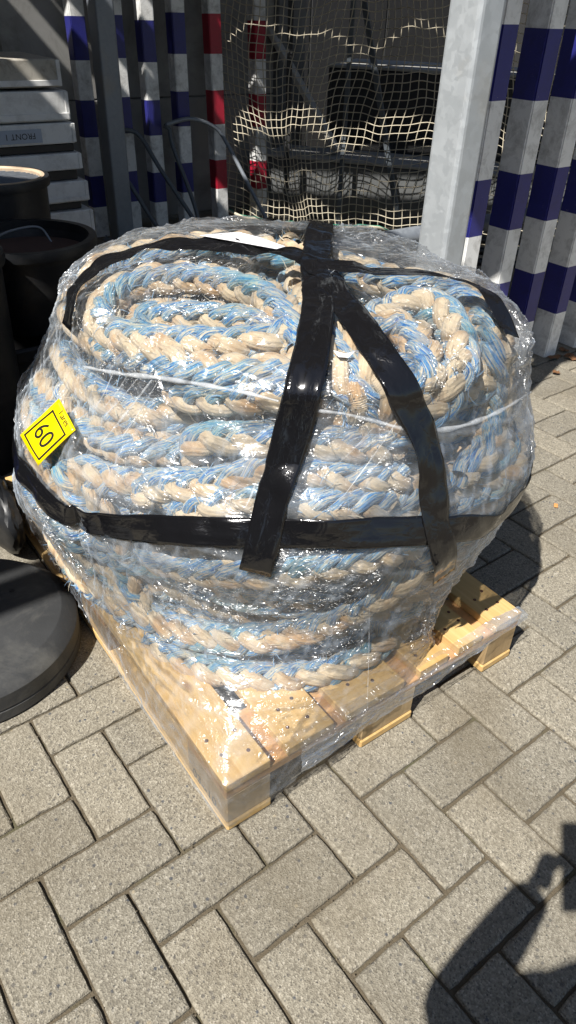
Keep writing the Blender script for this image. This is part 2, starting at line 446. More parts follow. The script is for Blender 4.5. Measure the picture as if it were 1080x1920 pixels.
M = dict(
    paver=paver_mat(), joint=joint_mat(),
    deck=wood_mat('pine_boards', (.62, .40, .15), (.80, .60, .30)),
    cross=wood_mat('pine_cross_boards', (.55, .31, .13), (.70, .45, .22), 0),
    block=wood_mat('chipboard_block', (.42, .30, .16), (.60, .46, .27), 2),
    nail=plain_mat('rusty_nail', (.09, .035, .025), .6, .3),
    cream=strand_mat('cream_strand', 'cream'), blue=strand_mat('blue_strand', 'blue'),
    film=film_mat('stretch_film'), film2=film_mat('stretch_film_inner', .6, 4.3),
    crease=crease_mat(), tape=tape_mat(),
    yellow=plain_mat('yellow_sticker', (.88, .66, .0), .28, 0, .04, 20, .03),
    ink=plain_mat('black_print', (.012, .011, .01), .35, 0, .1, 20, .02),
    paper=plain_mat('white_paper', (.80, .79, .82), .6, 0, .05, 30, .1),
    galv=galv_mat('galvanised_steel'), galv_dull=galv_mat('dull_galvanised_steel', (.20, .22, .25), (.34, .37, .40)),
    white=painted_mat('white_paint', (.84, .84, .82), (.10, .09, .075), .6), bluep=painted_mat('blue_paint', (.024, .026, .19), (.02, .02, .03), .35),
    redp=painted_mat('red_paint', (.42, .015, .04), (.08, .02, .02), .3),
    rubber=plain_mat('black_rubber', (.038, .039, .040), .62, 0, .3, 9, .3, (.14, .135, .12), .5, .4),
    blackpl=plain_mat('black_plastic', (.013, .014, .016), .42, 0, .3, 10, .15, (.06, .055, .05), .4),
    bluepl=plain_mat('blue_plastic', (.01, .03, .16), .35),
    wall=plain_mat('grey_wall_panel', (.30, .295, .28), .6, 0, .2, 4, .2, (.09, .085, .075), .6),
    case=painted_mat('white_case', (.82, .82, .80), (.12, .10, .08), .35),
    caselid=plain_mat('grimy_case_lid', (.45, .42, .36), .6, 0, .25, 22, .3, (.16, .13, .09), .7),
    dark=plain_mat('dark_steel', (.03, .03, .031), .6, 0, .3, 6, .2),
    greybox=plain_mat('grey_steel', (.13, .135, .135), .55, .2, .25, 5, .2, (.07, .065, .06), .5),
    palebox=plain_mat('sun_pale_sheet', (.38, .37, .34), .7, 0, .25, 8, .3, (.25, .23, .2), .6),  # paleness stands in for sunlight on the tops and the plank
    net=plain_mat('net_cord', (.56, .50, .38), .8, 0, .2, 30, .3),
    green=plain_mat('green_cord', (.03, .25, .16), .7, 0, .3, 30, .3),
    tubes=plain_mat('grey_painted_tube', (.10, .115, .13), .42, .1, .2, 10, .1),
    sun_rim=plain_mat('sun_beige_rim', (.60, .46, .32), .7, .1, .35, 20, .3),  # beige stands in for sunlight on the drum's rim
    grit=plain_mat('sandy_grit', (.16, .13, .09), .9, 0, .6, 300, .2),
    soil=plain_mat('dry_soil', (.09, .055, .045), .95, 0, .4, 40, .6),
    leaf=plain_mat('dry_leaf', (.16, .075, .03), .8, 0, .4, 40, .3),
    roofm=plain_mat('shading_plank', (.22, .20, .17), .8, 0, .3, 5, .2),
    skin=plain_mat('skin', (.55, .33, .24), .5, 0, .1, 12, .1),
    cloth=plain_mat('dark_blue_cloth', (.03, .04, .07), .9, 0, .2, 30, .3),
    trousers=plain_mat('grey_trousers', (.06, .06, .065), .9, 0, .2, 30, .3),
    hair=plain_mat('dark_hair', (.03, .02, .015), .6, 0, .3, 40, .3),
)

# ------------------------------------------------------------------ ground and paving
g = mesh_obj('ground', [(-60, -60, -.05), (60, -60, -.05), (60, 60, -.05), (-60, 60, -.05)], [(0, 1, 2, 3)], M['joint'])
tag(g, kind='structure')
GW, GROT, GO = 0.112843, 0.02892, Vector((-0.213238, 0.462048))
c_, s_ = math.cos(GROT), math.sin(GROT)
def grid_to_world(u, v):
    return Vector((GO.x + c_ * u * GW + s_ * v * GW, GO.y + s_ * u * GW - c_ * v * GW, 0))
pav = mesh_obj('paving', [(-9, -6, -.010), (9, -6, -.010), (9, 9, -.010), (-9, 9, -.010)], [(0, 1, 2, 3)], M['joint'])
tag(pav, kind='structure')
def paver_mesh(k):
    """a 2:1 concrete block with worn, slightly chipped edges; top at z = 0"""
    L, W, j = 2 * GW, GW, .0062
    hx, hy = L / 2 - j / 2, W / 2 - j / 2
    bm = bmesh.new()
    r = random.Random(100 + k)
    nx, ny = 12, 7
    def jit(a): return r.uniform(-a, a)
    def ring(inset, z, jx):
        pts = []
        X, Y = hx - inset, hy - inset
        for i in range(nx): pts.append((-X + 2 * X * i / nx, -Y))
        for i in range(ny): pts.append((X, -Y + 2 * Y * i / ny))
        for i in range(nx): pts.append((X - 2 * X * i / nx, Y))
        for i in range(ny): pts.append((-X, Y - 2 * Y * i / ny))
        vs = []
        for (x, y) in pts:
            cx = abs(abs(x) - X) < 1e-6 and abs(abs(y) - Y) < 1e-6
            f = .985 if cx else 1
            vs.append(bm.verts.new((x * f + jit(jx), y * f + jit(jx), z + jit(jx * .35))))
        return vs
    a = ring(0, -.05, 0); b = ring(.0003, -.0042, .0009); c = ring(.0022, -.0012, .0009); d = ring(.0058, 0, .0006)
    for p, q in ((a, b), (b, c), (c, d)):
        n = len(p)
        for i in range(n): bm.faces.new((p[i], p[(i + 1) % n], q[(i + 1) % n], q[i]))
    bm.faces.new(d)
    me = bpy.data.meshes.new('paver')
    bm.to_mesh(me); bm.free()
    me.materials.append(M['paver'])
    return me
pm = [paver_mesh(k) for k in range(10)]
cands = []
for k in range(-60, 61):
    for q in range(-24, 25):
        for kind in (0, 1):
            if kind == 0: u, v, ang = -1 + k + 2 * q, 2.5 + k - 2 * q, 0      # long side along u
            else: u, v, ang = .5 + k + 2 * q, 2 + k - 2 * q, 1
            w = grid_to_world(u, v)
            if not (-4 < w.x < 6 and -1.6 < w.y < 5.5): continue
            pr = project(w)
            inside = pr is not None and -140 < pr[0] < 1220 and 330 < pr[1] < 2120
            # ground the photograph shows: not far under the pallet, the disc or behind the load
            if inside and .12 < w.x < .72 and .12 < w.y < 1.1: inside = False
            if inside and (w.x + .25) ** 2 + (w.y - .727) ** 2 < .14 ** 2: inside = False
            d = (w - CAM_LOC).length
            if inside and w.y > 1.0 and w.x < 1.55 and w.x > .06: inside = False
            cands.append((0 if inside else 1, d, w, ang))
cands.sort(key=lambda c: (c[0], c[1]))
rest = bmesh.new()
for i, (ins, d, w, ang) in enumerate(cands):
    rz = GROT + (math.pi / 2 if ang else 0) + random.uniform(-.006, .006) + (math.pi if random.random() < .5 else 0)
    loc = Vector((w.x + random.uniform(-.0008, .0008), w.y + random.uniform(-.0008, .0008), random.uniform(-.0022, 0)))
    tx, ty = random.uniform(-.006, .006), random.uniform(-.006, .006)
    if ins == 0 and i < 295:
        o = bpy.data.objects.new('paver', random.choice(pm))
        o.location = loc; o.rotation_euler = (tx, ty, rz)
        link(o, pav)
    elif d < 7:
        Mx = Matrix.Translation(loc) @ Matrix.Rotation(rz, 4, 'Z')
        a, b = GW - .0035, GW / 2 - .0035
        lo = [rest.verts.new(Mx @ Vector((x, y, -.04))) for x, y in ((-a, -b), (a, -b), (a, b), (-a, b))]
        md = [rest.verts.new(Mx @ Vector((x, y, -.004))) for x, y in ((-a, -b), (a, -b), (a, b), (-a, b))]
        a -= .005; b -= .005
        hi = [rest.verts.new(Mx @ Vector((x, y, 0))) for x, y in ((-a, -b), (a, -b), (a, b), (-a, b))]
        rest.faces.new(hi)
        for j in range(4):
            rest.faces.new((md[j], md[(j + 1) % 4], hi[(j + 1) % 4], hi[j]))
            rest.faces.new((lo[j], lo[(j + 1) % 4], md[(j + 1) % 4], md[j]))
tag(bm_obj('far_pavers', rest, M['paver'], pav), kind='stuff')

# grit and crumbs lying in the joints and on the blocks
gv, gf = [], []
for i in range(5200):
    u, v = random.uniform(-9, 18), random.uniform(-14, 12)
    w = grid_to_world(u, v)
    in_joint = random.random() < .8
    if in_joint:
        if random.random() < .5: u = round(u) + random.gauss(0, .03)
        else: v = round(v) + random.gauss(0, .03)
        w = grid_to_world(u, v)
    r = random.uniform(.0008, .0026) if in_joint else random.uniform(.0007, .0018)
    zc = -.003 if in_joint else .0004
    b = len(gv)
    for dx, dy, dz in ((1, 0, 0), (-.6, .8, 0), (-.6, -.8, 0), (0, 0, 1)):
        gv.append((w.x + dx * r * random.uniform(.7, 1.3), w.y + dy * r * random.uniform(.7, 1.3), zc + dz * r * 1.1))
    gf += [(b, b + 1, b + 3), (b + 1, b + 2, b + 3), (b + 2, b, b + 3)]
gr = mesh_obj('joint_grit', gv, gf, M['grit'], pav); tag(gr, kind='stuff')

# ------------------------------------------------------------------ the pallet
pal = empty('wooden_pallet')
tag(pal, 'light pine pallet under the film-wrapped rope coil', 'pallet')
for x0, x1 in ((0, .097), (.135, .246), (.276, .432), (.475, .56), (.592, .669), (.71, .80)):
    o = box('deck_board', x0 - (x0 + x1) / 2, x1 - (x0 + x1) / 2, -.6, .6, -.011, .011, M['deck'], pal, .0018)
    o.location = ((x0 + x1) / 2, .6 + random.uniform(-.001, .003), .1332)
    xs = [(x0 + x1) / 2 - .022, (x0 + x1) / 2 + .024]
    for yy in (.05, .095, 1.11, 1.15):
        for k, xx in enumerate(xs):
            nb_ = lathe_bm([(0, .0016), (.0034, .0013), (.0042, 0), (.0042, -.004)], 10)
            n_ = bm_obj('nail', nb_, M['nail'], o)
            n_.location = (xx - (x0 + x1) / 2 + random.uniform(-.006, .006), yy - .6 + random.uniform(-.012, .012), .0108)
for y0 in (.0025, .53, 1.055):
    o = box('cross_board', -.399, .399, -.07, .07, -.011, .011, M['cross'], pal, .0018)
    o.location = (.4, y0 + .0705, .1106)
for xi, (x0, x1) in enumerate(((0.002, .1), (.3275, .4725), (.7, .798))):
    for y0 in (.003, .5275, 1.053):
        o = box('block', -(x1 - x0) / 2, (x1 - x0) / 2, -.072, .072, -.0385, .0385, M['block'], pal, .0025)
        o.location = ((x0 + x1) / 2, y0 + .0722, .0608)
    o = box('bottom_board', -(x1 - x0) / 2 - .001, (x1 - x0) / 2 + .001, -.6, .6, -.0105, .0105, M['deck'], pal, .003)
    o.location = ((x0 + x1) / 2, .6005, .0112)
def text_mesh(txt, size, extrude=0.0):
    cu = bpy.data.curves.new('t', 'FONT'); cu.body = txt; cu.size = size; cu.extrude = extrude
    cu.align_x = 'CENTER'; cu.align_y = 'CENTER'
    o = bpy.data.objects.new('t', cu); COL.objects.link(o)
    dg = bpy.context.evaluated_depsgraph_get()
    me = bpy.data.meshes.new_from_object(o.evaluated_get(dg))
    bpy.data.objects.remove(o); bpy.data.curves.remove(cu)
    return me
me = text_mesh('03--10', .034, .0003); me.materials.clear(); me.materials.append(M['ink'])
o = link(bpy.data.objects.new('burnt_stamp', me), pal)
o.matrix_world = Matrix.Translation((.0014, .085, .036)) @ Matrix(((0, 0, -1, 0), (-1, 0, 0, 0), (0, 1, 0, 0), (0, 0, 0, 1)))

# ------------------------------------------------------------------ the shape of the wrapped load
HQ = (0.426, 0.603, 0.488, 0.595, 2.268, 0.137, 0.868)
HS = np.array([0.939, 0.885, 0.979, 1.02, 0.895, 0.838])
HZ = np.array([.144, .25, .38, .52, .66, .76])
HD = (0.077, -0.046)
def hull_k(z):
    # smooth interpolation of the profile
    z = np.asarray(z, float)
    zz = np.linspace(.1, .76, 200); kk = np.interp(zz, HZ, HS)
    ker = np.hanning(41); ker /= ker.sum()
    kk = np.convolve(np.pad(kk, 20, mode='edge'), ker, 'valid')
    return np.interp(z, zz, kk)
def hull_pt(th, z, inset=0.0, k=None):
    """point on the side of the load at angle th (array) and height z"""
    th = np.asarray(th, float); z = np.broadcast_to(np.asarray(z, float), th.shape)
    cx, cy, a, b, n, phi, zt = HQ
    c, s = np.cos(th), np.sin(th)
    r = (np.abs(c / a) ** n + np.abs(s / b) ** n) ** (-1 / n)
    kk = hull_k(z) if k is None else k
    r = r * kk + .050 * np.exp(-((((th + np.pi) % (2 * np.pi)) - np.pi - 2.7) / .50) ** 2) * np.exp(-((z - .33) / .15) ** 2) - inset
    f = (z - .144) / .65
    x, y = r * c, r * s
    return np.stack([cx + HD[0] * f + x * math.cos(phi) - y * math.sin(phi), cy + HD[1] * f + x * math.sin(phi) + y * math.cos(phi), z], -1)
def hull_top(th, t, inset=0.0):
    """t 0 at the shoulder .. 1 at the crown"""
    th = np.asarray(th, float)
    z = .76 + (HQ[6] - .76) * t - inset * t
    return hull_pt(th, np.full(th.shape, z), inset * math.sqrt(max(0, 1 - t * t)), hull_k(.76) * math.sqrt(max(0, 1 - t * t)))
NT = 600
TH = np.linspace(0, 2 * np.pi, NT, endpoint=False)
CEN = np.array([.43, .6])
def skirt_anchor(psi):
    """deck edge point E and the lowest film point A for direction psi, or None where the film ends under the coil"""
    d = np.array([math.cos(psi), math.sin(psi)])
    a = (math.degrees(psi) + 360) % 360
    if not (128 < a < 284): return None
    ts = []
    for ax, lim in ((0, -.007), (0, .807), (1, -.007), (1, 1.207)):
        if abs(d[ax]) > 1e-6:
            t = (lim - CEN[ax]) / d[ax]
            if t > 0: ts.append(t)
    e = CEN + d * min(ts)
    za = float(np.interp(a, [128, 150, 176, 190, 205, 234.4, 243, 248, 262, 284], [.11, .10, .075, .05, .035, .03, .034, .085, .10, .118]))
    if a > 266:      # the film lands on the deck here
        w = (a - 266) / 18
        e = e * (1 - w) + np.array([.572, .075]) * w
        za = za * (1 - w) + .148 * w
    return e, za
rows = []
for t in np.linspace(.985, 0, 64): rows.append(('top', t))
for z in np.linspace(.755, .36, 80): rows.append(('side', z))
base_pts = [hull_top(TH, t) if k == 'top' else hull_pt(TH, t) for k, t in rows]
z_s = .36
start = base_pts[-1]
NL, NV = 56, 16
line = np.zeros((NL + NV, NT, 3))
for j in range(NT):
    psi = math.atan2(start[j, 1] - CEN[1], start[j, 0] - CEN[0])
    an = skirt_anchor(psi)
    if an is None:
        zz = np.linspace(z_s, .175, NL + NV + 1)[1:]
        line[:, j] = hull_pt(np.full(NL + NV, TH[j]), zz, .004 * 0)
        lowf = np.clip((.25 - zz) / .08, 0, 1)
        ctr = np.array([CEN[0], CEN[1]])
        line[:, j, :2] += (ctr - line[:, j, :2]) * (.05 * lowf[:, None])
    else:
        e, za = an
        E3 = np.array([e[0], e[1], .151])
        t = np.linspace(0, 1, NL + 1)[1:, None]
        sag = np.sin(t * np.pi) * .012
        es = []                              # soften the fold that runs up from the pallet corner
        for dd in np.linspace(-.22, .22, 9):
            a2 = skirt_anchor(psi + dd)
            if a2 is not None: es.append(a2[0])
        es = np.mean(es, axis=0) if es else e
        Es = np.array([es[0], es[1], .151])
        L3 = start[j] * (1 - t) + (Es * (1 - t ** 3) + E3 * t ** 3) * t
        L3[:, :2] += (CEN - L3[:, :2]) * sag
        line[:NL, j] = L3
        zz = np.linspace(.151, za, NV + 1)[1:]
        line[NL:, j] = np.stack([np.full(NV, e[0]), np.full(NV, e[1]), zz], -1)
FILM = np.concatenate([np.array(base_pts), line], 0)      # (rows, NT, 3), smooth
NR = FILM.shape[0]
# slack: the film bellies out between the ropes
_du = np.roll(FILM, -1, 1) - np.roll(FILM, 1, 1); _dv = np.gradient(FILM, axis=0)
_n = np.cross(_dv, _du); _n /= np.linalg.norm(_n, axis=2)[:, :, None] + 1e-9
_sg = np.sign((_n * (FILM - np.array([.45, .58, .45]))).sum(2)); _n *= np.where(_sg == 0, 1, _sg)[:, :, None]
_sl = np.clip(perlin(FILM * 8.5 + 3.3) + .35 * perlin(FILM * 19 + 1.7), -.12, 1)
FILM = FILM + _n * (_sl * np.interp(FILM[:, :, 2], [.16, .35, .7, .85], [.004, .010, .022, .024]))[:, :, None]
def wrap_faces(nr, nt):
    i, j = np.meshgrid(np.arange(nr - 1), np.arange(nt), indexing='ij'); j2 = (j + 1) % nt
    return np.stack([i * nt + j, (i + 1) * nt + j, (i + 1) * nt + j2, i * nt + j2], -1).reshape(-1, 4)
FF = wrap_faces(NR, NT)
crown = FILM[0].mean(0)
bv_v = [Vector(v) for v in FILM.reshape(-1, 3)] + [Vector(crown)]
bv_f = [tuple(f) for f in FF] + [(j, (j + 1) % NT, NR * NT) for j in range(NT)]
BVH = BVHTree.FromPolygons(bv_v, bv_f)
def on_film(px, py):
    """point and outward normal where the wrapped load is seen at this point of the photograph"""
    d = sight(px, py)
    loc, n, i, dist = BVH.ray_cast(CAM_LOC, d)
    if loc is None:          # just past the outline: nearest point of the load to the line of sight
        best = None
        for t in np.linspace(.6, 2.6, 120):
            l, nn, ii, dd = BVH.find_nearest(CAM_LOC + d * t)
            if best is None or dd < best[2]: best = (l, nn, dd)
        loc, n = best[0], best[1]
    ctr = Vector((.45, .58, .45))
    if n.dot(loc - ctr) < 0: n = -n
    return loc, n
_hz = np.linspace(.76, .146, 60)
_hp = np.concatenate([np.array(base_pts[:64]), np.array([hull_pt(TH, z) for z in _hz])], 0)
HBVH = BVHTree.FromPolygons([Vector(v) for v in _hp.reshape(-1, 3)], [tuple(f) for f in wrap_faces(len(_hp), NT)])
def on_load(px, py):
    """like on_film, but on the coil itself where the film stands off it"""
    loc, n, i, dist = HBVH.ray_cast(CAM_LOC, sight(px, py))
    if loc is None: return on_film(px, py)
    if n.dot(loc - Vector((.45, .58, .45))) < 0: n = -n
    return loc, n
def near_film(p):
    l, n, i, d = BVH.find_nearest(Vector(p))
    if n.dot(l - Vector((.45, .58, .45))) < 0: n = -n
    return l, n

# ------------------------------------------------------------------ the rope
ROPE_R, LAY = .033, .165
NCREAM, NBLUE = 3, 4
NSTR = NCREAM + NBLUE
strandsV = [[] for _ in range(NSTR)]; strandsF = [[] for _ in range(NSTR)]; strandsUV = [[] for _ in range(NSTR)]
offs = [0] * NSTR
fuzzV, fuzzF = [], []
def lay_rope(P, Nrm, phase=0.0, s0=0.0, step=.0085, sides=8, fuzz=190):
    """eight plaited strands along P; Nrm = outward direction used to orient the plait"""
    P = np.asarray(P, float)
    T = np.gradient(P, axis=0); T /= np.linalg.norm(T, axis=1)[:, None] + 1e-12
    N = np.asarray(Nrm, float); N = N - T * (N * T).sum(1)[:, None]; N /= np.linalg.norm(N, axis=1)[:, None] + 1e-12
    B = np.cross(T, N)
    d = np.r_[0, np.cumsum(np.linalg.norm(np.diff(P, axis=0), axis=1))] + s0
    om = 2 * np.pi / LAY
    warp = .006 * np.sin(d * 9.7 + s0) + .004 * np.sin(d * 21.3 + 2 * s0)      # the lay opens and closes
    drift = phase + .35 * np.sin(d * 2.1 + s0 * 3.1) + .25 * np.sin(d * 5.3 + 1.3 + s0)
    fat = 1 + .05 * np.sin(d * 11 + s0) + .03 * np.sin(d * 27.0)
    a = np.arange(sides + 1) / sides * 2 * np.pi
    for k in range(NSTR):
        sgn = 1 if k < NCREAM else -1
        th = sgn * om * (d + warp) + (k * 2 * np.pi / NCREAM if sgn > 0 else (k - NCREAM) * 2 * np.pi / NBLUE) + .12 * np.sin(d * 14 + k * 1.9) + (0.2 if sgn < 0 else 0)
        if sgn > 0:
            th = th - .22 * np.sin(2 * th)       # strands lie flatter where they are on the outside
            rr = (.0152 + .0066 * np.cos(2 * th)) * fat
        else:
            th = th + .30 * np.sin(2 * th)
            rr = (.0178 - .0056 * np.cos(2 * th)) * fat
        irr = .0012 * np.sin(d * 37 + k * 2.1)
        q = th + drift
        rad = np.cos(q)[:, None] * N + np.sin(q)[:, None] * B
        ctr = P + (rr + irr)[:, None] * rad
        Ts = np.gradient(ctr, axis=0); Ts /= np.linalg.norm(Ts, axis=1)[:, None] + 1e-12
        U = rad - Ts * (rad * Ts).sum(1)[:, None]; U /= np.linalg.norm(U, axis=1)[:, None] + 1e-12
        W = np.cross(Ts, U)
        sr = ((.0138 if sgn > 0 else .0110) + .0008 * np.sin(d * 23 + k)) * (1 + .09 * sgn * np.cos(2 * th)) * (1 + .05 * np.sin(d * 31 + k * 2.7))
        # seam (a = 0) lies on the inner side
        V = ctr[:, None] - sr[:, None, None] * (np.cos(a)[None, :, None] * U[:, None] * .92 + np.sin(a)[None, :, None] * W[:, None] * 1.08)
        n = len(P); m = sides + 1
        i, j = np.meshgrid(np.arange(n - 1), np.arange(sides), indexing='ij')
        F = np.stack([i * m + j, i * m + j + 1, (i + 1) * m + j + 1, (i + 1) * m + j], -1).reshape(-1, 4)
        uvv = np.stack(np.broadcast_arrays((np.arange(m) / sides)[None, :], (d + k * 3.7)[:, None]), -1).reshape(-1, 2)
        strandsV[k].append(V.reshape(-1, 3)); strandsF[k].append(F + offs[k]); strandsUV[k].append(uvv[F].reshape(-1, 2))
        offs[k] += n * m
        # loose fibres standing off the strand
        L = d[-1] - d[0]
        nf = int(fuzz * L)
        if nf:
            idx = rng.integers(1, n - 1, nf); aa = rng.uniform(.35 * np.pi, 1.65 * np.pi, nf)
            rad_d = -(np.cos(aa)[:, None] * U[idx] + np.sin(aa)[:, None] * W[idx])
            p0 = ctr[idx] + sr[idx][:, None] * rad_d * .97
            ln = rng.uniform(.006, .034, nf)[:, None]
            dirv = Ts[idx] * rng.choice([-1, 1], nf)[:, None] * rng.uniform(.6, 1, nf)[:, None] + rad_d * rng.uniform(.05, .55, nf)[:, None] + rng.normal(0, .35, (nf, 3))
            dirv /= np.linalg.norm(dirv, axis=1)[:, None]
            side = np.cross(dirv, rad_d); side /= np.linalg.norm(side, axis=1)[:, None] + 1e-9
            w = rng.choice([.0004, .0006, .0011], nf, p=[.5, .38, .12])[:, None]
            p1 = p0 + dirv * ln * .55 + rad_d * .0012; p2 = p0 + dirv * ln - rad_d * rng.uniform(-.002, .004, nf)[:, None] + side * rng.normal(0, .003, nf)[:, None]
            fuzzV.append((np.stack([p0 - side * w, p0 + side * w, p1 + side * w, p1 - side * w, p2 + side * w * .4, p2 - side * w * .4], 1), k))
def film_rope(pts, depth=.036, phase=0.0, s0=0.0, ups=None):
    """rope lying under the film along points of the photograph; depth below the film (scalar or list)"""
    ds = depth if isinstance(depth, (list, tuple)) else [depth] * len(pts)
    P, N = [], []
    for (px, py), dp in zip(pts, ds):
        l, n = on_load(px, py)
        P.append(list(l - n * dp)); N.append(list(n))
    Q = smooth_path(np.hstack([P, N]), .0085)
    lay_rope(Q[:, :3], Q[:, 3:], phase, s0)

# side of the drum: stacked turns, slack and uneven
zlay = .144 + .036
k = 0
while zlay < .735:
    th = np.linspace(0, 2 * np.pi, 480, endpoint=False) + k * 2.4
    jr = .006 + .010 * np.sin(th * 2 + k * 1.7) + .008 * np.sin(th * 3 + k * 2.9) + .006 * np.sin(th * 5 + k)
    zz = zlay + (.016 * np.sin(th + k * 2.1) + .012 * np.sin(th * 2 + 1.1 * k) + .007 * np.sin(th * 4 + 2.3 * k)) * (0.35 if k == 0 else 1)
    P = hull_pt(th, np.clip(zz, .144 + ROPE_R, .76), 0)
    C2 = np.array([.45, .58])
    d2 = P[:, :2] - C2; ln = np.linalg.norm(d2, axis=1)
    psi = np.arctan2(d2[:, 1], d2[:, 0])
    hollow = np.exp(-((psi + 2.38) / .33) ** 2) * np.clip((zlay - .46) / .08, 0, 1) * .17     # slack film bridges a hollow here
    front = np.clip(1.2 - np.abs((psi + 2.0) / .85) ** 4, 0, 1) * .052                       # a second layer of turns covers the front
    ins = ROPE_R + .003 + np.clip(jr, -.002, .03) * .8 + (.012 if k % 3 == 1 else 0) + np.maximum(hollow, front)
    P[:, :2] -= d2 / ln[:, None] * ins[:, None]
    N = np.c_[d2 / ln[:, None], np.full(len(th), .12)]
    Q = smooth_path(np.hstack([np.vstack([P, P[:1]]), np.vstack([N, N[:1]])])[::6], .0085)
    lay_rope(Q[:, :3], Q[:, 3:], -.75 + .75 * math.sin(k * 1.9), k * 3.31, fuzz=190)
    zlay += (.061, .069, .063, .072, .064)[k % 5]
    k += 1
# a flat spiral that fills the top below the hanks
th = np.linspace(0, 2 * np.pi * 5.2, 900)
rr = np.interp(np.arange(len(th)), [0, len(th) - 1], [.86, .16])
P = hull_pt(th, np.full(len(th), .735), 0, hull_k(.735) * rr); P[:, 2] = .735 + .012 * np.sin(th * 1.7)
P[:, :2] = P[:, :2]
Q = smooth_path(np.hstack([P, np.tile([0, 0, 1.0], (len(P), 1))])[::5], .0085)
lay_rope(Q[:, :3], Q[:, 3:], .6, 40.0, fuzz=40)
# left hank on top: an oval of nested turns
film_rope([(565, 640), (556, 600), (535, 560), (505, 528), (460, 508), (405, 494), (350, 487), (290, 490), (235, 503), (190, 533), (168, 575), (185, 608), (245, 616), (330, 618), (420, 616), (500, 606), (548, 590)], .036, .75, 11.0)
film_rope([(520, 590), (480, 566), (405, 554), (345, 552), (290, 553), (252, 562), (240, 580), (262, 592), (330, 590), (420, 585)], [.05, .046, .044, .044, .044, .046, .055, .075, .09, .10], .75, 17.0)
film_rope([(600, 640), (560, 664), (500, 674), (420, 680), (330, 680), (250, 672), (180, 650), (140, 610), (133, 560), (165, 510), (230, 474), (320, 458), (420, 456), (520, 480), (580, 530), (612, 580)], [.05, .04, .036, .036, .036, .036, .038, .042, .048, .055, .06, .06, .058, .05, .045, .05], .7, 23.0)
film_rope([(255, 712), (300, 735), (360, 748), (430, 750), (520, 738), (620, 735)], [.10, .055, .042, .04, .042, .06], .7, 27.0)
film_rope([(295, 870), (345, 832), (420, 826), (510, 834), (600, 840), (700, 845), (780, 850)], [.12, .046, .038, .04, .044, .05, .07], .8, 28.5)
film_rope([(225, 930), (280, 912), (350, 912), (430, 902), (510, 882), (590, 890), (690, 905), (790, 900)], [.06, .04, .038, .04, .05, .048, .05, .07], .5, 29.3)
film_rope([(290, 968), (380, 948), (450, 935), (530, 945), (640, 955), (760, 950)], [.05, .04, .04, .045, .046, .06], .9, 30.2)
film_rope([(190, 1010), (250, 1056), (330, 1082), (430, 1094), (540, 1092), (640, 1072), (730, 1050), (810, 1046)], [.11, .045, .036, .036, .036, .036, .036, .05], .7, 51.0)
film_rope([(165, 1030), (192, 1090), (235, 1146), (300, 1188), (390, 1212), (480, 1222), (570, 1212), (660, 1180), (740, 1135), (800, 1090)], [.12, .048, .036, .036, .036, .038, .038, .036, .036, .04], -.2, 53.0)
film_rope([(250, 1215), (330, 1256), (420, 1282), (520, 1292), (610, 1284), (690, 1258), (760, 1210)], [.05, .038, .036, .036, .036, .038, .05], .2, 55.0)
# ropes running down the middle between the tapes
film_rope([(560, 560), (600, 600), (640, 650), (668, 715), (688, 775), (700, 830)], [.04, .036, .036, .036, .04, .06], .9, 31.0)
film_rope([(640, 590), (672, 640), (702, 700), (728, 760), (750, 820)], [.045, .04, .038, .038, .05], -.6, 33.0)
# right hank: one big turn with tails inside
film_rope([(700, 540), (760, 528), (815, 535), (856, 572), (880, 625), (888, 677), (880, 722), (850, 768), (800, 800), (740, 815), (680, 800)], [.07, .05, .038, .036, .036, .036, .036, .036, .036, .042, .06], .7, 35.0)
film_rope([(650, 560), (720, 560), (775, 575), (806, 620), (820, 672), (806, 716), (760, 738), (700, 730)], [.07, .06, .046, .044, .044, .046, .05, .07], 2.6, 37.0)
film_rope([(680, 620), (730, 640), (790, 650), (830, 660)], [.06, .055, .06, .08], .9, 38.0)
film_rope([(690, 690), (740, 690), (800, 690)], [.07, .07, .09], -.4, 38.7)
# outer right and back turns
film_rope([(690, 470), (760, 492), (830, 505), (893, 530), (930, 575), (950, 640), (963, 710), (962, 780), (940, 850), (900, 900)], [.05, .042, .038, .038, .038, .038, .038, .04, .044, .06], 2.5, 41.0)
film_rope([(130, 640), (120, 590), (150, 500), (200, 465), (280, 444), (360, 434), (450, 430), (540, 440), (620, 450), (700, 466)], [.05, .045, .038, .036, .036, .036, .036, .045, .05, .06], .5, 44.0)
film_rope([(545, 425), (548, 460), (560, 500)], [.045, .045, .06], 0, 47.0)
film_rope([(95, 700), (85, 780), (95, 850), (130, 920), (185, 1010), (215, 1090), (250, 1170)], [.05, .044, .042, .042, .04, .04, .05], -.8, 48.0)

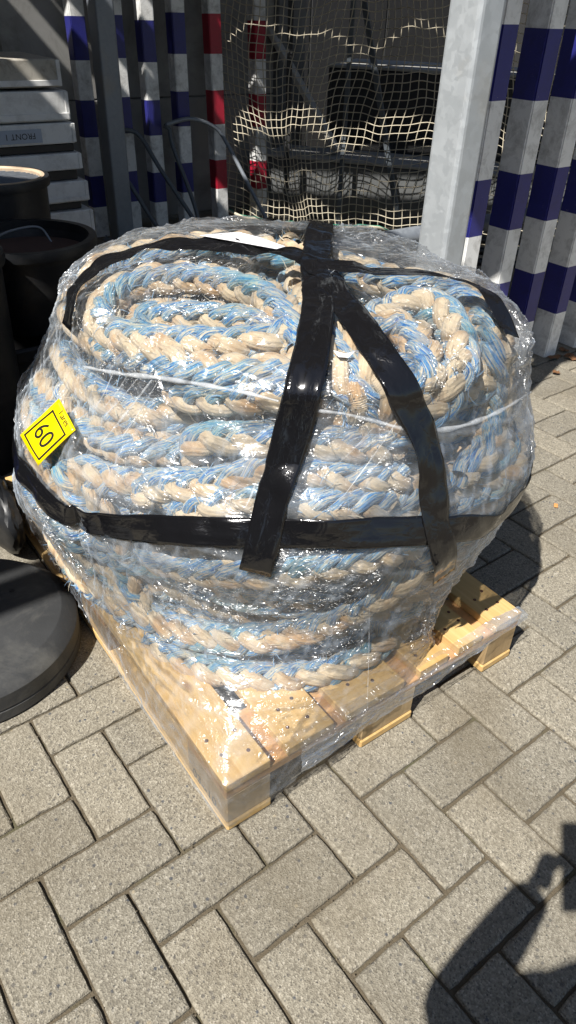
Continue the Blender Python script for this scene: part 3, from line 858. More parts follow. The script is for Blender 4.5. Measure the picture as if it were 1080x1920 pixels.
rope = empty('coiled_rope', (.43, .6, .144))
tag(rope, 'thick cream and blue plaited mooring rope coiled on the pallet', 'rope')
def child_at_world(o):
    o.matrix_parent_inverse = o.parent.matrix_world.inverted() if o.parent else Matrix()
bpy.context.view_layer.update()
for k in range(NSTR):
    o = grid_mesh('cream_strand' if k < NCREAM else 'blue_strand', np.concatenate(strandsV[k]), np.concatenate(strandsF[k]), M['cream'] if k < NCREAM else M['blue'], rope, np.concatenate(strandsUV[k]))
    child_at_world(o)
for nm, sel, mt in (('loose_cream_fibres', lambda k: k < NCREAM, 'net'), ('loose_blue_fibres', lambda k: k >= NCREAM, None)):
    A = np.concatenate([v for v, k in fuzzV if sel(k)])
    keep = np.ones(len(A), bool)
    for i, q in enumerate(A[:, 4]):
        l, n, _, dd = HBVH.find_nearest(Vector(q))
        if n.dot(l - Vector((.45, .58, .45))) < 0: n = -n
        keep[i] = (Vector(q) - l).dot(n) < -.001
    A = A[keep]
    V = A.reshape(-1, 3); b = np.arange(len(A))[:, None] * 6
    F = np.concatenate([b + np.array([[0, 1, 2, 3]]), b + np.array([[3, 2, 4, 5]])])
    mm = M['net'] if mt else plain_mat('pale_blue_fibre', (.22, .36, .52), .7, 0, .3, 30, .1)
    o = grid_mesh(nm, V, F, mm, rope); child_at_world(o); tag(o, kind='stuff')

# ------------------------------------------------------------------ stretch film
film = empty('stretch_film', (.43, .6, .03))
tag(film, 'clear crinkled stretch film wrapped round the rope and pallet corner', 'plastic film')
bpy.context.view_layer.update()
def tape_dist(V):
    out = np.full(len(V), 1.0)
    for i, v in enumerate(V):
        c, j, d = TAPE_KD.find(v)
        out[i] = d
    return out
def film_layer(name, mat, push, amp, seed, haze_amt):
    nrm = np.zeros_like(FILM)
    du = np.roll(FILM, -1, 1) - np.roll(FILM, 1, 1)
    dv = np.gradient(FILM, axis=0)
    nrm = np.cross(dv, du); nrm /= np.linalg.norm(nrm, axis=2)[:, :, None] + 1e-9
    ctr = np.array([.45, .58, .45])
    sg = np.sign((nrm * (FILM - ctr)).sum(2)); nrm *= np.where(sg == 0, 1, sg)[:, :, None]
    V = FILM.reshape(-1, 3); N = nrm.reshape(-1, 3)
    arc = np.zeros((NR, NT)); arc[1:] = np.cumsum(np.linalg.norm(np.diff(FILM, axis=0), axis=2), axis=0)
    uu = np.broadcast_to(TH[None] * .52, (NR, NT))
    ru, rv = uu.ravel(), arc.ravel()
    S2 = np.array([seed, seed * 2, seed * 3])
    area = perlin(V * 5.5 + S2) + .5 * perlin(V * 13 + S2)               # where the film is crumpled
    crum = np.clip((area - .10) / .42, 0, 1) * np.interp(V[:, 2], [.1, .2, .3, .72, .8], [.12, .3, 1, 1, .35])
    slack = perlin(V * 9 + S2)
    ridge = 1 - 2.2 * np.abs(perlin(V * np.array([22, 22, 34]) + S2 + .4 * perlin(V * 30)[:, None]))
    ridge2 = 1 - 2.2 * np.abs(perlin(V * 58 + S2))
    st1 = perlin(np.stack([ru * 6 + rv * 3, rv * 60 - ru * 9, np.full_like(ru, seed)], -1))      # pulled round the load
    st2 = perlin(np.stack([ru * 80 + rv * 25, rv * 6, np.full_like(ru, seed + 9)], -1))         # pulled downwards
    free = np.clip((tape_dist(V) - .028) / .02, 0, 1)                      # pressed flat under the tape
    crum = crum * (.08 + .92 * free)
    n1 = perlin(np.stack([ru * 3.5 + rv * 2.2, rv * 34 - ru * 13, np.full_like(ru, seed + 2)], -1)); n2 = perlin(np.stack([ru * 34 - rv * 20, ru * 2.5 + rv * 4, np.full_like(ru, seed + 5)], -1))
    n3 = perlin(np.stack([ru * 15 + rv * 26, ru * 3 - rv * 2.0, np.full_like(ru, seed + 8)], -1))
    gate = [np.clip(perlin(V * 4.2 + 11 * (i + 1) + S2) * 3 + .25, 0, 1) for i in range(3)]
    cre = sum(g * np.clip(1 - np.abs(n) / .07, 0, 1) for g, n in zip(gate, (n1, n2, n3))) * (.15 + .85 * free)     # long tension creases
    disp = slack * .2 + cre * .42 + (ridge * .55 * (.22 + crum) + ridge2 * .50 * crum + perlin(V * 120 + S2) * .22 * crum) * (.15 + .85 * free) + st1 * .42 + st2 * .34 * np.interp(V[:, 2], [.6, .75], [1, .3])
    W = V + N * (push + amp * disp[:, None])
    z = V[:, 2]
    lay = np.interp(z, [.03, .14, .2, .45, .66, .74, .87], [.8, .25, .5, .85, .85, .28, .08])
    lay = lay * np.clip(.30 + .9 * perlin(V * 3.3 + 7 + S2) + 1.1 * np.clip(st1 * 2.2 - .15, 0, 1) + 1.5 * np.clip((st2 - .24) * 4, 0, 1), .05, 2.2)
    haze = np.clip(lay * haze_amt + cre * .11 * np.interp(z, [.7, .8], [1, .6]), 0, .5)
    crink = np.clip(.035 + crum * .60 + .25 * np.clip(ridge2, 0, 1) * crum, 0, 1)
    W = np.vstack([W, crown + np.array([0, 0, push])])
    o = grid_mesh(name, W, FF, mat, film)
    for an, val in (('haze', haze), ('crinkle', crink)):
        at = o.data.attributes.new(an, 'FLOAT', 'POINT')
        at.data.foreach_set('value', np.r_[val, val[-1]].astype(np.float32))
    child_at_world(o)
    return o
def film_line(name, pts, r, off=.004, mat='crease', flat=None):
    P = []
    for px, py in pts:
        l, n = on_film(px, py); P.append(list(l + n * off))
    Q = smooth_path(np.array(P), .006)
    d = np.linspace(0, 1, len(Q))
    rad = r * (.55 + .45 * np.sin(d * np.pi)) * (1 + .25 * np.sin(np.arange(len(Q)) * .5))
    o = tubes_obj(name, [Q], [rad], M[mat], film, 6); child_at_world(o)
film_line('rolled_edge', [(160, 688), (225, 700), (300, 708), (390, 722), (470, 738), (527, 752)], .0042)
film_line('rolled_edge', [(585, 768), (640, 774), (700, 788), (770, 806), (850, 802), (930, 772), (992, 735)], .0040)
for a, b, r in (((288, 712), (196, 828), .0022), ((262, 708), (200, 780), .001), ((240, 706), (198, 765), .001), ((300, 714), (225, 830), .0009), ((214, 702), (180, 770), .001),
                ((742, 792), (640, 935), .0009), ((700, 800), (622, 880), .0005), ((735, 835), (690, 890), .0005), ((690, 1040), (686, 1330), .0005), ((480, 905), (462, 950), .002),
                ((640, 500), (560, 560), .0008), ((430, 455), (520, 440), .0008)):
    m = ((a[0] + b[0]) / 2 + 2, (a[1] + b[1]) / 2)
    film_line('tension_crease', [a, m, b], r)
# film pulled along the front edge of the deck to the right corner
def film_apron():
    nu, nv = 160, 12
    x = np.linspace(.16, .806, nu); t = np.linspace(0, 1, nv)
    X, T = np.meshgrid(x, t, indexing='ij')
    w = np.interp(X, [.16, .5, .7, .806], [.085, .060, .034, .026])
    Z = .150 - T * w + .004 * np.sin(X * 21)
    Y = -.009 - .003 * np.abs(np.sin(X * 13 + T * 2)) + np.where(T < .12, .03 * (1 - T / .12), 0)
    P = np.stack([X, Y, Z], -1)
    n = perlin(np.stack([X * 6 + T * .6, Z * 130, np.full_like(X, 2.2)], -1))
    P[..., 1] -= .004 * n + .003 * perlin(np.stack([X * 40, Z * 60, np.full_like(X, 5.1)], -1))
    i, j = np.meshgrid(np.arange(nu - 1), np.arange(nv - 1), indexing='ij')
    F = np.stack([i * nv + j, (i + 1) * nv + j, (i + 1) * nv + j + 1, i * nv + j + 1], -1).reshape(-1, 4)
    o = grid_mesh('deck_edge_film', P.reshape(-1, 3), F, M['film'], film); child_at_world(o)
    hz = np.clip(.03 + .22 * np.clip(n * 2, 0, 1), 0, .5).ravel()
    for an, val in (('haze', hz), ('crinkle', np.full(nu * nv, .18))):
        at = o.data.attributes.new(an, 'FLOAT', 'POINT'); at.data.foreach_set('value', val.astype(np.float32))
film_apron()

# ------------------------------------------------------------------ tape, sticker, paper
TAPE_PTS = []
def tape(label, pts, off, width=.05, ext0=0, ext1=0, seed=0):
    P, N = [], []
    for px, py in pts:
        l, n = on_film(px, py); P.append(list(l)); N.append(list(n))
    Q = smooth_path(np.array(P), .005)
    def extend(Q, n):
        # carry on round the load
        d = Q[-1] - Q[-4]; d[2] *= .3; d /= np.linalg.norm(d); out = [Q[-1]]
        for _ in range(n):
            l, nn = near_film(out[-1] + d * .006); l = np.array(l)
            d2 = l - out[-1]; d2 /= np.linalg.norm(d2) + 1e-9; d = .5 * d + .5 * d2; d[2] *= .1; d /= np.linalg.norm(d); out.append(l)
        return np.vstack([Q, out[1:]])
    if ext1: Q = extend(Q, ext1)
    if ext0: Q = extend(Q[::-1], ext0)[::-1]
    for _ in range(3):                       # taut: no kinks along the strip
        kw = np.hanning(21); kw /= kw.sum()
        Qs = np.stack([np.convolve(np.pad(Q[:, c], 10, mode='edge'), kw, 'valid') for c in range(3)], -1)
        Qs[0], Qs[-1] = Q[0], Q[-1]
        Q = np.array([list(near_film(q)[0]) for q in Qs])
    n = len(Q); NC = 11
    T = np.gradient(Q, axis=0); T /= np.linalg.norm(T, axis=1)[:, None]
    ker = np.hanning(9); ker /= ker.sum()
    T = np.stack([np.convolve(np.pad(T[:, c], 4, mode='edge'), ker, 'valid') for c in range(3)], -1)
    V = np.zeros((n, NC, 3)); r = random.Random(seed)
    ph = [r.uniform(0, 6) for _ in range(6)]
    for i in range(n):
        l, nn = near_film(Q[i]); nn = Vector(nn)
        side = nn.cross(Vector(T[i])).normalized()
        wv = width * (1 + .03 * math.sin(i * .07 + ph[0]) + .015 * math.sin(i * .31 + ph[1]))
        TAPE_PTS.append(l)
        for c in range(NC):
            f = c / (NC - 1) - .5
            q, nq = near_film(l + side * (f * wv))
            wr = .0026 * max(0, noise.noise(Vector((i * .05 + f * 2, f * 5, seed * 2.7)))) + .0012 * noise.noise(Vector((i * .035, f * 9, seed * 5.1))) + .0007 * noise.noise(Vector((i * .2, f * 4, seed)))
            V[i, c] = np.array(q + nq * (off + wr))
    i, j = np.meshgrid(np.arange(n - 1), np.arange(NC - 1), indexing='ij')
    F = np.stack([i * NC + j, (i + 1) * NC + j, (i + 1) * NC + j + 1, i * NC + j + 1], -1).reshape(-1, 4)
    s = np.arange(n) * .005
    uv = np.stack(np.broadcast_arrays(s[:, None], (np.arange(NC) / (NC - 1) * width)[None]), -1).reshape(-1, 2) + seed * 3.3
    o = grid_mesh('black_tape', V.reshape(-1, 3), F, M['tape'], None, uv[F].reshape(-1, 2))
    so = o.modifiers.new('thickness', 'SOLIDIFY'); so.thickness = .0006; so.offset = 1
    tag(o, label, 'tape', 'strips of black tape round the load')
    return o
tape('black tape band running level round the waist of the wrapped rope', [(74, 915), (92, 942), (134, 966), (200, 981), (300, 991), (400, 996), (500, 998), (600, 999), (700, 997), (800, 993), (870, 988), (915, 985)], .0065, .05, 40, 60, 1)
tape('long black tape strip hanging from the crown to below the waist band, left of centre', [(602, 418), (595, 460), (592, 510), (596, 560), (592, 620), (577, 700), (556, 785), (534, 865), (513, 940), (498, 1000), (480, 1068)], .0085, .058, 50, 0, 2)
tape('black tape strip slanting from the crown down the right front', [(585, 490), (625, 545), (668, 605), (712, 672), (752, 735), (784, 800), (800, 860), (808, 925), (816, 1000), (826, 1078)], .0085, .054, 0, 0, 3)
tape('narrow black tape strip from the crown over the right shoulder', [(590, 503), (660, 512), (740, 519), (810, 523), (870, 538), (915, 565), (945, 612)], .0095, .036, 0, 6, 4)
tape('black tape strip curving over the left shoulder behind the rope hank', [(590, 498), (520, 476), (440, 462), (350, 464), (260, 474), (200, 494), (165, 520), (140, 575), (128, 620)], .0055, .056, 0, 0, 5)

from mathutils.kdtree import KDTree
TAPE_KD = KDTree(len(TAPE_PTS))
for _i, _p in enumerate(TAPE_PTS): TAPE_KD.insert(_p, _i)
TAPE_KD.balance()
film_layer('outer_layer', M['film'], .0020, .0080, 3.1, .12)
film_layer('inner_layer', M['film2'], -.0045, .0050, 8.7, .05)
# yellow sticker
ctr_l, ctr_n = on_film(101, 815)
a1, _ = on_film(106, 834); a0, _ = on_film(94, 798)
ex = Vector(a1 - a0); ex -= ctr_n * ex.dot(ctr_n); ex.normalize()
ey = ctr_n.cross(ex).normalized()
SW, SH = .080, .112
st_n = (ctr_n * .62 + (CAM_LOC - ctr_l).normalized() * .5).normalized()      # it sits on a slack flap of film that has turned outwards
ex2 = (ex - st_n * ex.dot(st_n)).normalized(); ey2 = st_n.cross(ex2).normalized()
def sticker_pt(x, y, off):
    q, n = near_film(ctr_l + ex * x + ey * y)
    w = ctr_l + st_n * .016 + ex2 * x + ey2 * y
    return q.lerp(w, .7) + st_n * (off + .004)
nx, ny = 10, 12
V = [sticker_pt(-SW / 2 + SW * i / nx, -SH / 2 + SH * j / ny, .0085) for j in range(ny + 1) for i in range(nx + 1)]
F = [(j * (nx + 1) + i, j * (nx + 1) + i + 1, (j + 1) * (nx + 1) + i + 1, (j + 1) * (nx + 1) + i) for j in range(ny) for i in range(nx)]
st = mesh_obj('yellow_sticker', V, F, M['yellow'], smooth=True)
tag(st, 'yellow sticker printed with a black-framed 60 on the left of the film', 'sticker')
so = st.modifiers.new('thickness', 'SOLIDIFY'); so.thickness = .0004
def print_on(name, pts2, faces):
    o = mesh_obj(name, [sticker_pt(x, y, .0096) for x, y in pts2], faces, M['ink'], st)
    return o
def frame_strip(poly, w):
    c = [sum(p[0] for p in poly) / len(poly), sum(p[1] for p in poly) / len(poly)]
    n = len(poly); pts, fs = [], []
    for x, y in poly:
        dx, dy = x - c[0], y - c[1]
        pts.append((x, y)); pts.append((x - math.copysign(min(w, abs(dx)), dx), y - math.copysign(min(w, abs(dy)), dy)))
    # subdivide each side so the print follows the bend
    P2, F2 = [], []
    for i in range(n):
        j = (i + 1) % n
        b = len(P2); K = 6
        for k in range(K + 1):
            t = k / K
            P2.append((pts[2 * i][0] * (1 - t) + pts[2 * j][0] * t, pts[2 * i][1] * (1 - t) + pts[2 * j][1] * t))
            P2.append((pts[2 * i + 1][0] * (1 - t) + pts[2 * j + 1][0] * t, pts[2 * i + 1][1] * (1 - t) + pts[2 * j + 1][1] * t))
        for k in range(K): F2.append((b + 2 * k, b + 2 * k + 1, b + 2 * k + 3, b + 2 * k + 2))
    return P2, F2
fx, fy = SW / 2 - .006, SH / 2
poly = [(-fx, -fy + .008), (fx, -fy + .008), (fx, fy - .022), (-fx * .9, fy - .022)]
print_on('printed_frame', *frame_strip(poly, .0036))
for txt, size, cx, cy in (('60', .047, 0, -.010), ('1.ares', .0155, .002, fy - .0105)):
    me = text_mesh(txt, size)
    pts = [(v.co.x + cx, v.co.y * 1.2 + cy) for v in me.vertices]
    o = print_on('printed_number' if txt == '60' else 'printed_words', pts, [tuple(p.vertices) for p in me.polygons])
    bpy.data.meshes.remove(me)
def paper(name, poly, off, label, cat='paper'):
    pts = []
    for px, py in poly:
        l, n = on_film(px, py); pts.append(l + n * off)
    o = mesh_obj(name, pts, [tuple(range(len(pts)))], M['paper'])
    so = o.modifiers.new('thickness', 'SOLIDIFY'); so.thickness = .0006
    tag(o, label, cat)
paper('paper_sheet', [(377, 453), (446, 447), (490, 458), (537, 475), (519, 480), (470, 470), (429, 461)], .0125, 'white paper sheet lying on top of the load behind the left rope hank')
paper('paper_scrap', [(624, 664), (645, 670), (664, 666), (652, 677), (634, 676)], .0075, 'small white scrap of paper between the two front tapes')

# ------------------------------------------------------------------ black round foot on the left
disc = empty('round_foot', (-.252, .727, 0))
tag(disc, 'black round weighted foot with sloping rim beside the pallet', 'base')
bm = lathe_bm([(0, .002), (.243, .002), (.246, .006), (.246, .030), (.2435, .032), (.2435, .035), (.246, .037), (.246, .074), (.244, .077), (.216, .1045), (.212, .106), (.06, .107)], 96)
bm_obj('body', bm, M['rubber'], disc, True)
bm_obj('centre_cap', lathe_bm([(.062, .1065), (.060, .112), (.03, .114), (0, .114)], 48), M['rubber'], disc, True)
bm_obj('screw_hole', lathe_bm([(.006, .1085), (.004, .1088), (0, .1078)], 16), M['blackpl'], disc).location = (.12, .03, -.0005)

# ------------------------------------------------------------------ canopy over the yard behind (out of the picture, planks and gaps laid out to shade the background)
RH = 2.9
nq, dq = Vector((.78, .62, 0)).normalized(), Vector((.62, -.78, 0)).normalized()
roof = empty('shading_canopy', (1.0, 2.5, RH))
tag(roof, 'unseen plank canopy shaped to shade the storage yard behind the load', 'canopy')
bpy.context.view_layer.update()
gaps = [(-.42, -.34), (.36, .50), (1.17, 1.24), (1.9, 1.92), (2.37, 2.48), (2.57, 2.597), (2.76, 2.87), (3.145, 3.18), (3.6, 3.63), (4.2, 4.3)]  # openings placed so that sun patches fall on chosen things behind
edges = [-2.6]
for a, b in gaps: edges += [a, b]
edges.append(5.5)
def roof_edge(q):
    return np.interp(q, [-3, -1.2, -1.18, -.98, -.95, -.25, -.22, 6], [.70, .70, .30, .30, .60, .60, .36, .36])
for i in range(0, len(edges), 2):
    q0, q1 = edges[i], edges[i + 1]
    n = max(1, round((q1 - q0) / .24))
    for k in range(n):
        a, b = q0 + (q1 - q0) * k / n, q0 + (q1 - q0) * (k + 1) / n
        P = []
        for q in (a, b):
            ye = roof_edge((a + b) / 2)
            s1 = (nq.y * q - ye) / -dq.y
            s0 = -6.0
            P += [nq * q + dq * s0, nq * q + dq * s1]
        v = [(p.x, p.y, RH) for p in P] + [(p.x, p.y, RH + .03) for p in P]
        o = mesh_obj('shading_plank', v, [(0, 1, 3, 2), (4, 6, 7, 5), (0, 4, 5, 1), (2, 3, 7, 6), (0, 2, 6, 4), (1, 5, 7, 3)], M['roofm'], roof)
        child_at_world(o)

for y0, y1 in ((.025, .138), (.166, .285)):  # two boards added to throw bars of shade over the round foot
    o = box('shading_board', -4.0, -1.97, y0, y1, RH, RH + .03, M['roofm'], roof, .002); child_at_world(o)

# ------------------------------------------------------------------ posts
def post(name, label, x0, x1, y0, y1, h, mat):
    t = empty(name, ((x0 + x1) / 2, (y0 + y1) / 2, 0))
    tag(t, label, 'post', 'galvanised steel posts')
    w, d = (x1 - x0) / 2, (y1 - y0) / 2
    bm = box_bm(-w, w, -d, d, 0.012, h, .012, 3)
    bm_obj('shaft', bm, mat, t)
    box('foot_plate', -w - .04, w + .04, -d - .04, d + .04, 0, .012, mat, t, .002)
    for sx in (-1, 1):
        for sy in (-1, 1):
            b = bm_obj('bolt', lathe_bm([(.011, .012), (.011, .022), (.006, .022), (.006, .034), (0, .034)], 6), mat, t)
            b.location = (sx * (w + .022), sy * (d + .022), 0)
    return t
post('steel_post', 'pale galvanised steel post rising behind the right side of the load', 1.041, 1.121, .62, .72, RH, M['galv'])
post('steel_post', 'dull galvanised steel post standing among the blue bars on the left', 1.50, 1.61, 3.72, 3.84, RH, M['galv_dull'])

# ------------------------------------------------------------------ striped bars
band_cache = {}
def band_mesh(w, d, h, mat):
    key = (round(w, 4), round(d, 4), round(h, 4), mat.name)
    if key not in band_cache:
        me = bpy.data.meshes.new('painted_band')
        bm = bmesh.new(); bmesh.ops.create_cube(bm, size=1)
        for v in bm.verts: v.co = Vector((v.co.x * w, v.co.y * d, (v.co.z + .5) * h))
        bmesh.ops.bevel(bm, geom=[e for e in bm.edges if abs(e.verts[0].co.z - e.verts[1].co.z) > .01], offset=.005, segments=2, affect='EDGES')
        bm.to_mesh(me); bm.free(); me.materials.append(mat)
        band_cache[key] = me
    return band_cache[key]
def striped_bar(label, x, y, w, d, bands, lean=(0, 0), group=None, z0=0.0, rz=0):
    t = empty('striped_bar', (x, y, z0), (lean[0], lean[1], rz))
    tag(t, label, 'bar', group)
    for a, b, c in bands:
        o = bpy.data.objects.new('painted_band', band_mesh(w, d, b - a, M[c]))
        link(o, t); o.location = (0, 0, a)
    return t
def bands(col, zs, top=2.3, first='white'):
    out, c = [], first
    for a, b in zip(zs, zs[1:]):
        out.append((a, b, c)); c = col if c == 'white' else 'white'
    return out
zsR = [.0, .205, .405, .61, .80, 1.03, 1.235, 1.44, 1.65, 1.85, 2.05]
GR = 'blue and white bars of the right rack'
names = ['blue and white bar right beside the pale steel post', 'second blue and white bar to the right of the pale post', 'third blue and white bar from the pale post, foot beside the film', 'fourth blue and white bar from the pale post', 'blue and white bar at the right picture edge']
for i, lab in enumerate(names):
    striped_bar(lab, 1.765 + .218 * i, 1.13 + .05, .08, .10, bands('bluep', [z + random.uniform(-.006, .006) if z else 0 for z in zsR]), (0, R(-.4 + .3 * (i % 2))), GR)
rail = empty('rack_rail', (2.2, 1.30, .59)); tag(rail, 'galvanised rail tube behind the right-hand bars at mid height', 'rail')
bm_obj('tube', lathe_bm([(.03, -1.4), (.03, 1.4), (.024, 1.4), (.024, -1.4), (.03, -1.4)], 20), M['galv_dull'], rail, True).rotation_euler = (0, R(90), 0)
rail = empty('rack_rail', (2.2, 1.30, .06)); tag(rail, 'galvanised rail tube near the ground behind the right-hand bars', 'rail')
bm_obj('tube', lathe_bm([(.03, -1.4), (.03, 1.4), (.024, 1.4), (.024, -1.4), (.03, -1.4)], 20), M['galv_dull'], rail, True).rotation_euler = (0, R(90), 0)
zsL = [.0, .18, .36, .575, .77, .97, 1.18, 1.38, 1.6, 1.8, 2.0]
GL = 'striped bars leaning on the grey wall'
for x, lab, c, sh in ((1.50, 'blue and white bar nearest the white cases', 'bluep', 0), (1.735, 'blue and white bar half hidden by the dull steel post', 'bluep', .01), (1.93, 'blue and white bar to the right of the dull steel post', 'bluep', -.012), (2.14, 'blue and white bar next to the red one', 'bluep', .03),
                      (2.41, 'red and white bar between the blue bars and the net', 'redp', .03), (2.74, 'red and white bar behind the left edge of the net', 'redp', .0)):
    striped_bar(lab, x, 4.0, .088, .09, bands(c, [z + (sh if z else 0) for z in zsL]), (R(-2.0), R(random.uniform(-.5, .5))), GL)

# ------------------------------------------------------------------ wall behind on the left
wall = empty('panel_wall', (.9, 4.22, 0)); tag(wall, 'grey panelled wall behind the blue and red striped bars', 'wall', kind='thing')
for i in range(9):
    for z0, z1 in ((0.02, .745), (.752, 2.4)):
        o = box('wall_panel', -.232, .232, -.02, .02, z0, z1, M['wall'], wall, .004); o.location = (-1.9 + i * .47, random.uniform(-.003, .003), 0)
sky_block_wall = empty('panel_wall', (-4.3, 1.0, 0)); tag(sky_block_wall, 'unseen dark wall added left of the yard to block low sky', 'wall', kind='thing')
for i in range(10):  # added out of view to darken faces turned to the left
    o = box('wall_panel', -.02, .02, -.49, .49, 0, 4.0, M['dark'], sky_block_wall, .004); o.location = (0, -4.5 + i * 1.0, 0)
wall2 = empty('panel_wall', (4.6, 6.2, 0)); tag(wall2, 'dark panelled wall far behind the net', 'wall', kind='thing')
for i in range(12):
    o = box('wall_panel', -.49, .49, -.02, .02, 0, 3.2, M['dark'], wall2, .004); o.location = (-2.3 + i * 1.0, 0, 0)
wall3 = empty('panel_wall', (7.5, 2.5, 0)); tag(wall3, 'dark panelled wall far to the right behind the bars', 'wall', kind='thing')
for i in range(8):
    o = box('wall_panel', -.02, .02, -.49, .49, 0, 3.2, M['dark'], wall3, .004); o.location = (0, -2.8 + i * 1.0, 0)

# ------------------------------------------------------------------ white cases
def case(z0, z1, x1, lab, mat='case', rib=True):
    t = empty('flat_case', (x1 - .45, 3.02, z0)); tag(t, lab, 'case', 'stacked white cases')
    h = z1 - z0
    bm_obj('body', box_bm(-.45, .45, 0, .5, 0, h, .007, 2), M[mat], t)
    if rib:
        box('lower_rail', -.448, .446, -.006, .0, .006, h * .27, M['case'], t, .002)
    for xx in (.445,):
        box('corner_fitting', xx - .012, xx + .006, -.004, .03, .004, h - .004, M['case'], t, .002)
    return t
case(.93, 1.04, 1.0, 'grimy topmost flat case of the stack, partly sunlit', 'caselid')
case(.795, .918, 1.02, 'second white case from the top of the stack')
c3 = case(.700, .788, 1.035, 'white case with an upside-down handwritten label', rib=False)
case(.585, .660, 1.05, 'white case just below the labelled one', rib=False)
case(.44, .535, 1.065, 'white case second from the bottom, behind the grated drum')
case(.20, .40, 1.075, 'bottom white case of the stack, mostly hidden by tubs', rib=False)
for z0, z1 in ((.662, .698), (.537, .583), (.402, .438), (.02, .198)):  # black stands in for the shade in the gaps between cases
    t = box('black_gap_filler', .16, 1.03, 3.045, 3.5, z0, z1, M['blackpl'], None, .004)
    tag(t, {.662: 'black filler for the shaded gap below the labelled white case', .537: 'black filler for a shaded gap in the middle of the white stack', .402: 'black filler for a shaded gap low in the white stack', .02: 'black plinth under the white stack'}[z0], 'gap filler', 'black fillers for the shade between the white cases')
o = box('label_strip', -.39, -.19, -.009, -.0075, .012, .068, plain_mat('label_paper', (.42, .47, .55), .6, 0, .08, 30, .1), c3, 0)
o.location = (.475, 0, 0)
me = text_mesh('FRONT 1', .035); me.materials.clear(); me.materials.append(M['ink'])
o = link(bpy.data.objects.new('handwriting', me), c3); o.rotation_euler = (R(90), R(180), 0); o.location = (.185, -.0105, .042)

# ------------------------------------------------------------------ tubs and drums on the left
def drum(name, label, x, y, r0, r1, z0, z1, mat, wall=.012, rim=.012):
    t = empty(name, (x, y, z0)); tag(t, label, 'tub' if 'tub' in name else 'drum')
    h = z1 - z0
    bm_obj('shell', lathe_bm([(0, .0), (r0, 0), (r0 + .004, .01), (r0 + (r1 - r0) * .5, h * .5), (r1, h - .03), (r1 - wall, h - .03), (r0 - wall, .02), (0, .02)], 64), mat, t, True)
    bm_obj('rim', lathe_bm([(r1 - wall, h - .031), (r1 + rim, h - .031), (r1 + rim + .003, h - .015), (r1 + rim, h), (r1 - wall, h), (r1 - wall, h - .031)], 64), mat, t, True)
    return t, h
t, h = drum('rubber_tub', 'black round tub with wire handle, nearest the film', .385, 1.90, .17, .22, .315, .605, M['blackpl'])
bm_obj('dry_soil', lathe_bm([(0, h - .05), (.204, h - .055)], 48), M['soil'], t)
hp = smooth_path([(-.15, -.13, h + .0), (-.14, -.11, h + .025), (-.05, -.03, h + .028), (.05, .0, h + .02), (.08, -.02, h - .03)], .006)
tubes_obj('wire_handle', [hp], .004, M['galv_dull'], t)
t, h = drum('grated_drum', 'black drum with a wire grate on top in front of the white cases', .46, 2.42, .17, .19, 0, .70, M['blackpl'])
bm_obj('sun_beige_inner_rim', lathe_bm([(.172, h - .06), (.170, h - .004), (.176, h + .003), (.186, h + .002), (.186, h - .004), (.180, h - .06)], 48), M['sun_rim'], t, True)  # sunlight on the inner rim is put into its colour
gp = []
for i in range(-8, 9):
    xx = i * .021; l = math.sqrt(max(0, .172 ** 2 - xx ** 2))
    if l > .02: gp += [np.array([[xx, -l, h - .018], [xx, 0, h - .018], [xx, l, h - .018]]), np.array([[-l, xx, h - .014], [0, xx, h - .014], [l, xx, h - .014]])]
tubes_obj('wire_grate', gp, .0022, M['galv_dull'], t, 5)
t = empty('black_crate', (.36, 1.9, 0)); tag(t, 'black plastic crate under the round tub, with a hand hole', 'crate')
box('crate_wall', -.27, .27, -.24, -.225, .01, .312, M['blackpl'], t, .004)
box('crate_wall', -.27, .27, .225, .24, .01, .312, M['blackpl'], t, .004)
box('crate_wall', -.27, -.255, -.224, .224, .01, .312, M['blackpl'], t, .004)
box('crate_wall', .255, .27, -.224, .224, .01, .312, M['blackpl'], t, .004)
box('crate_floor', -.254, .254, -.224, .224, .012, .03, M['blackpl'], t, .002)
box('crate_rim', -.28, .28, -.25, -.2405, .27, .31, M['blackpl'], t, .003)
box('hand_hole', -.12, .10, -.2430, -.2405, .18, .235, M['dark'], t, .0)
t, h = drum('black_drum', 'tall black drum at the left picture edge', .02, 1.62, .17, .19, 0, .66, M['blackpl'])
bm_obj('lid', lathe_bm([(.192, h), (.19, h + .012), (.05, h + .02), (0, h + .02)], 48), M['blackpl'], t, True)
t, h = drum('blue_drum', 'dark blue drum at the left picture edge below the black one', -.24, 1.47, .16, .165, 0, .42, M['bluepl'])
bm_obj('lid', lathe_bm([(.166, h), (.164, h + .01), (0, h + .014)], 48), M['bluepl'], t, True)
hz = smooth_path([(-.5, 1.22, .02), (-.2, 1.22, .018), (-.05, 1.26, .018), (.02, 1.36, .018), (.0, 1.5, .02)], .02)
o = tubes_obj('garden_hose', [hz], .016, M['galv_dull'], None, 10); tag(o, 'grey hose lying on the paving at the left edge', 'hose')
t = empty('black_bag', (-.055, 1.10, 0)); tag(t, 'dark plastic bag slumped between the load and the drums', 'bag')
bm = bmesh.new(); bmesh.ops.create_icosphere(bm, subdivisions=4, radius=1)
for v in bm.verts:
    n_ = noise.noise(v.co * 2.3) * .22 + noise.noise(v.co * 6) * .09
    v.co = Vector((v.co.x * .045, v.co.y * .15, .11 + v.co.z * .11)) * 1 + v.co * n_ * .05
    v.co.z = max(.001, v.co.z)
bm_obj('sack', bm, M['blackpl'], t, True)
bm_obj('tied_neck', lathe_bm([(.03, .205), (.012, .225), (.022, .25), (.0, .245)], 14), M['blackpl'], t, True)

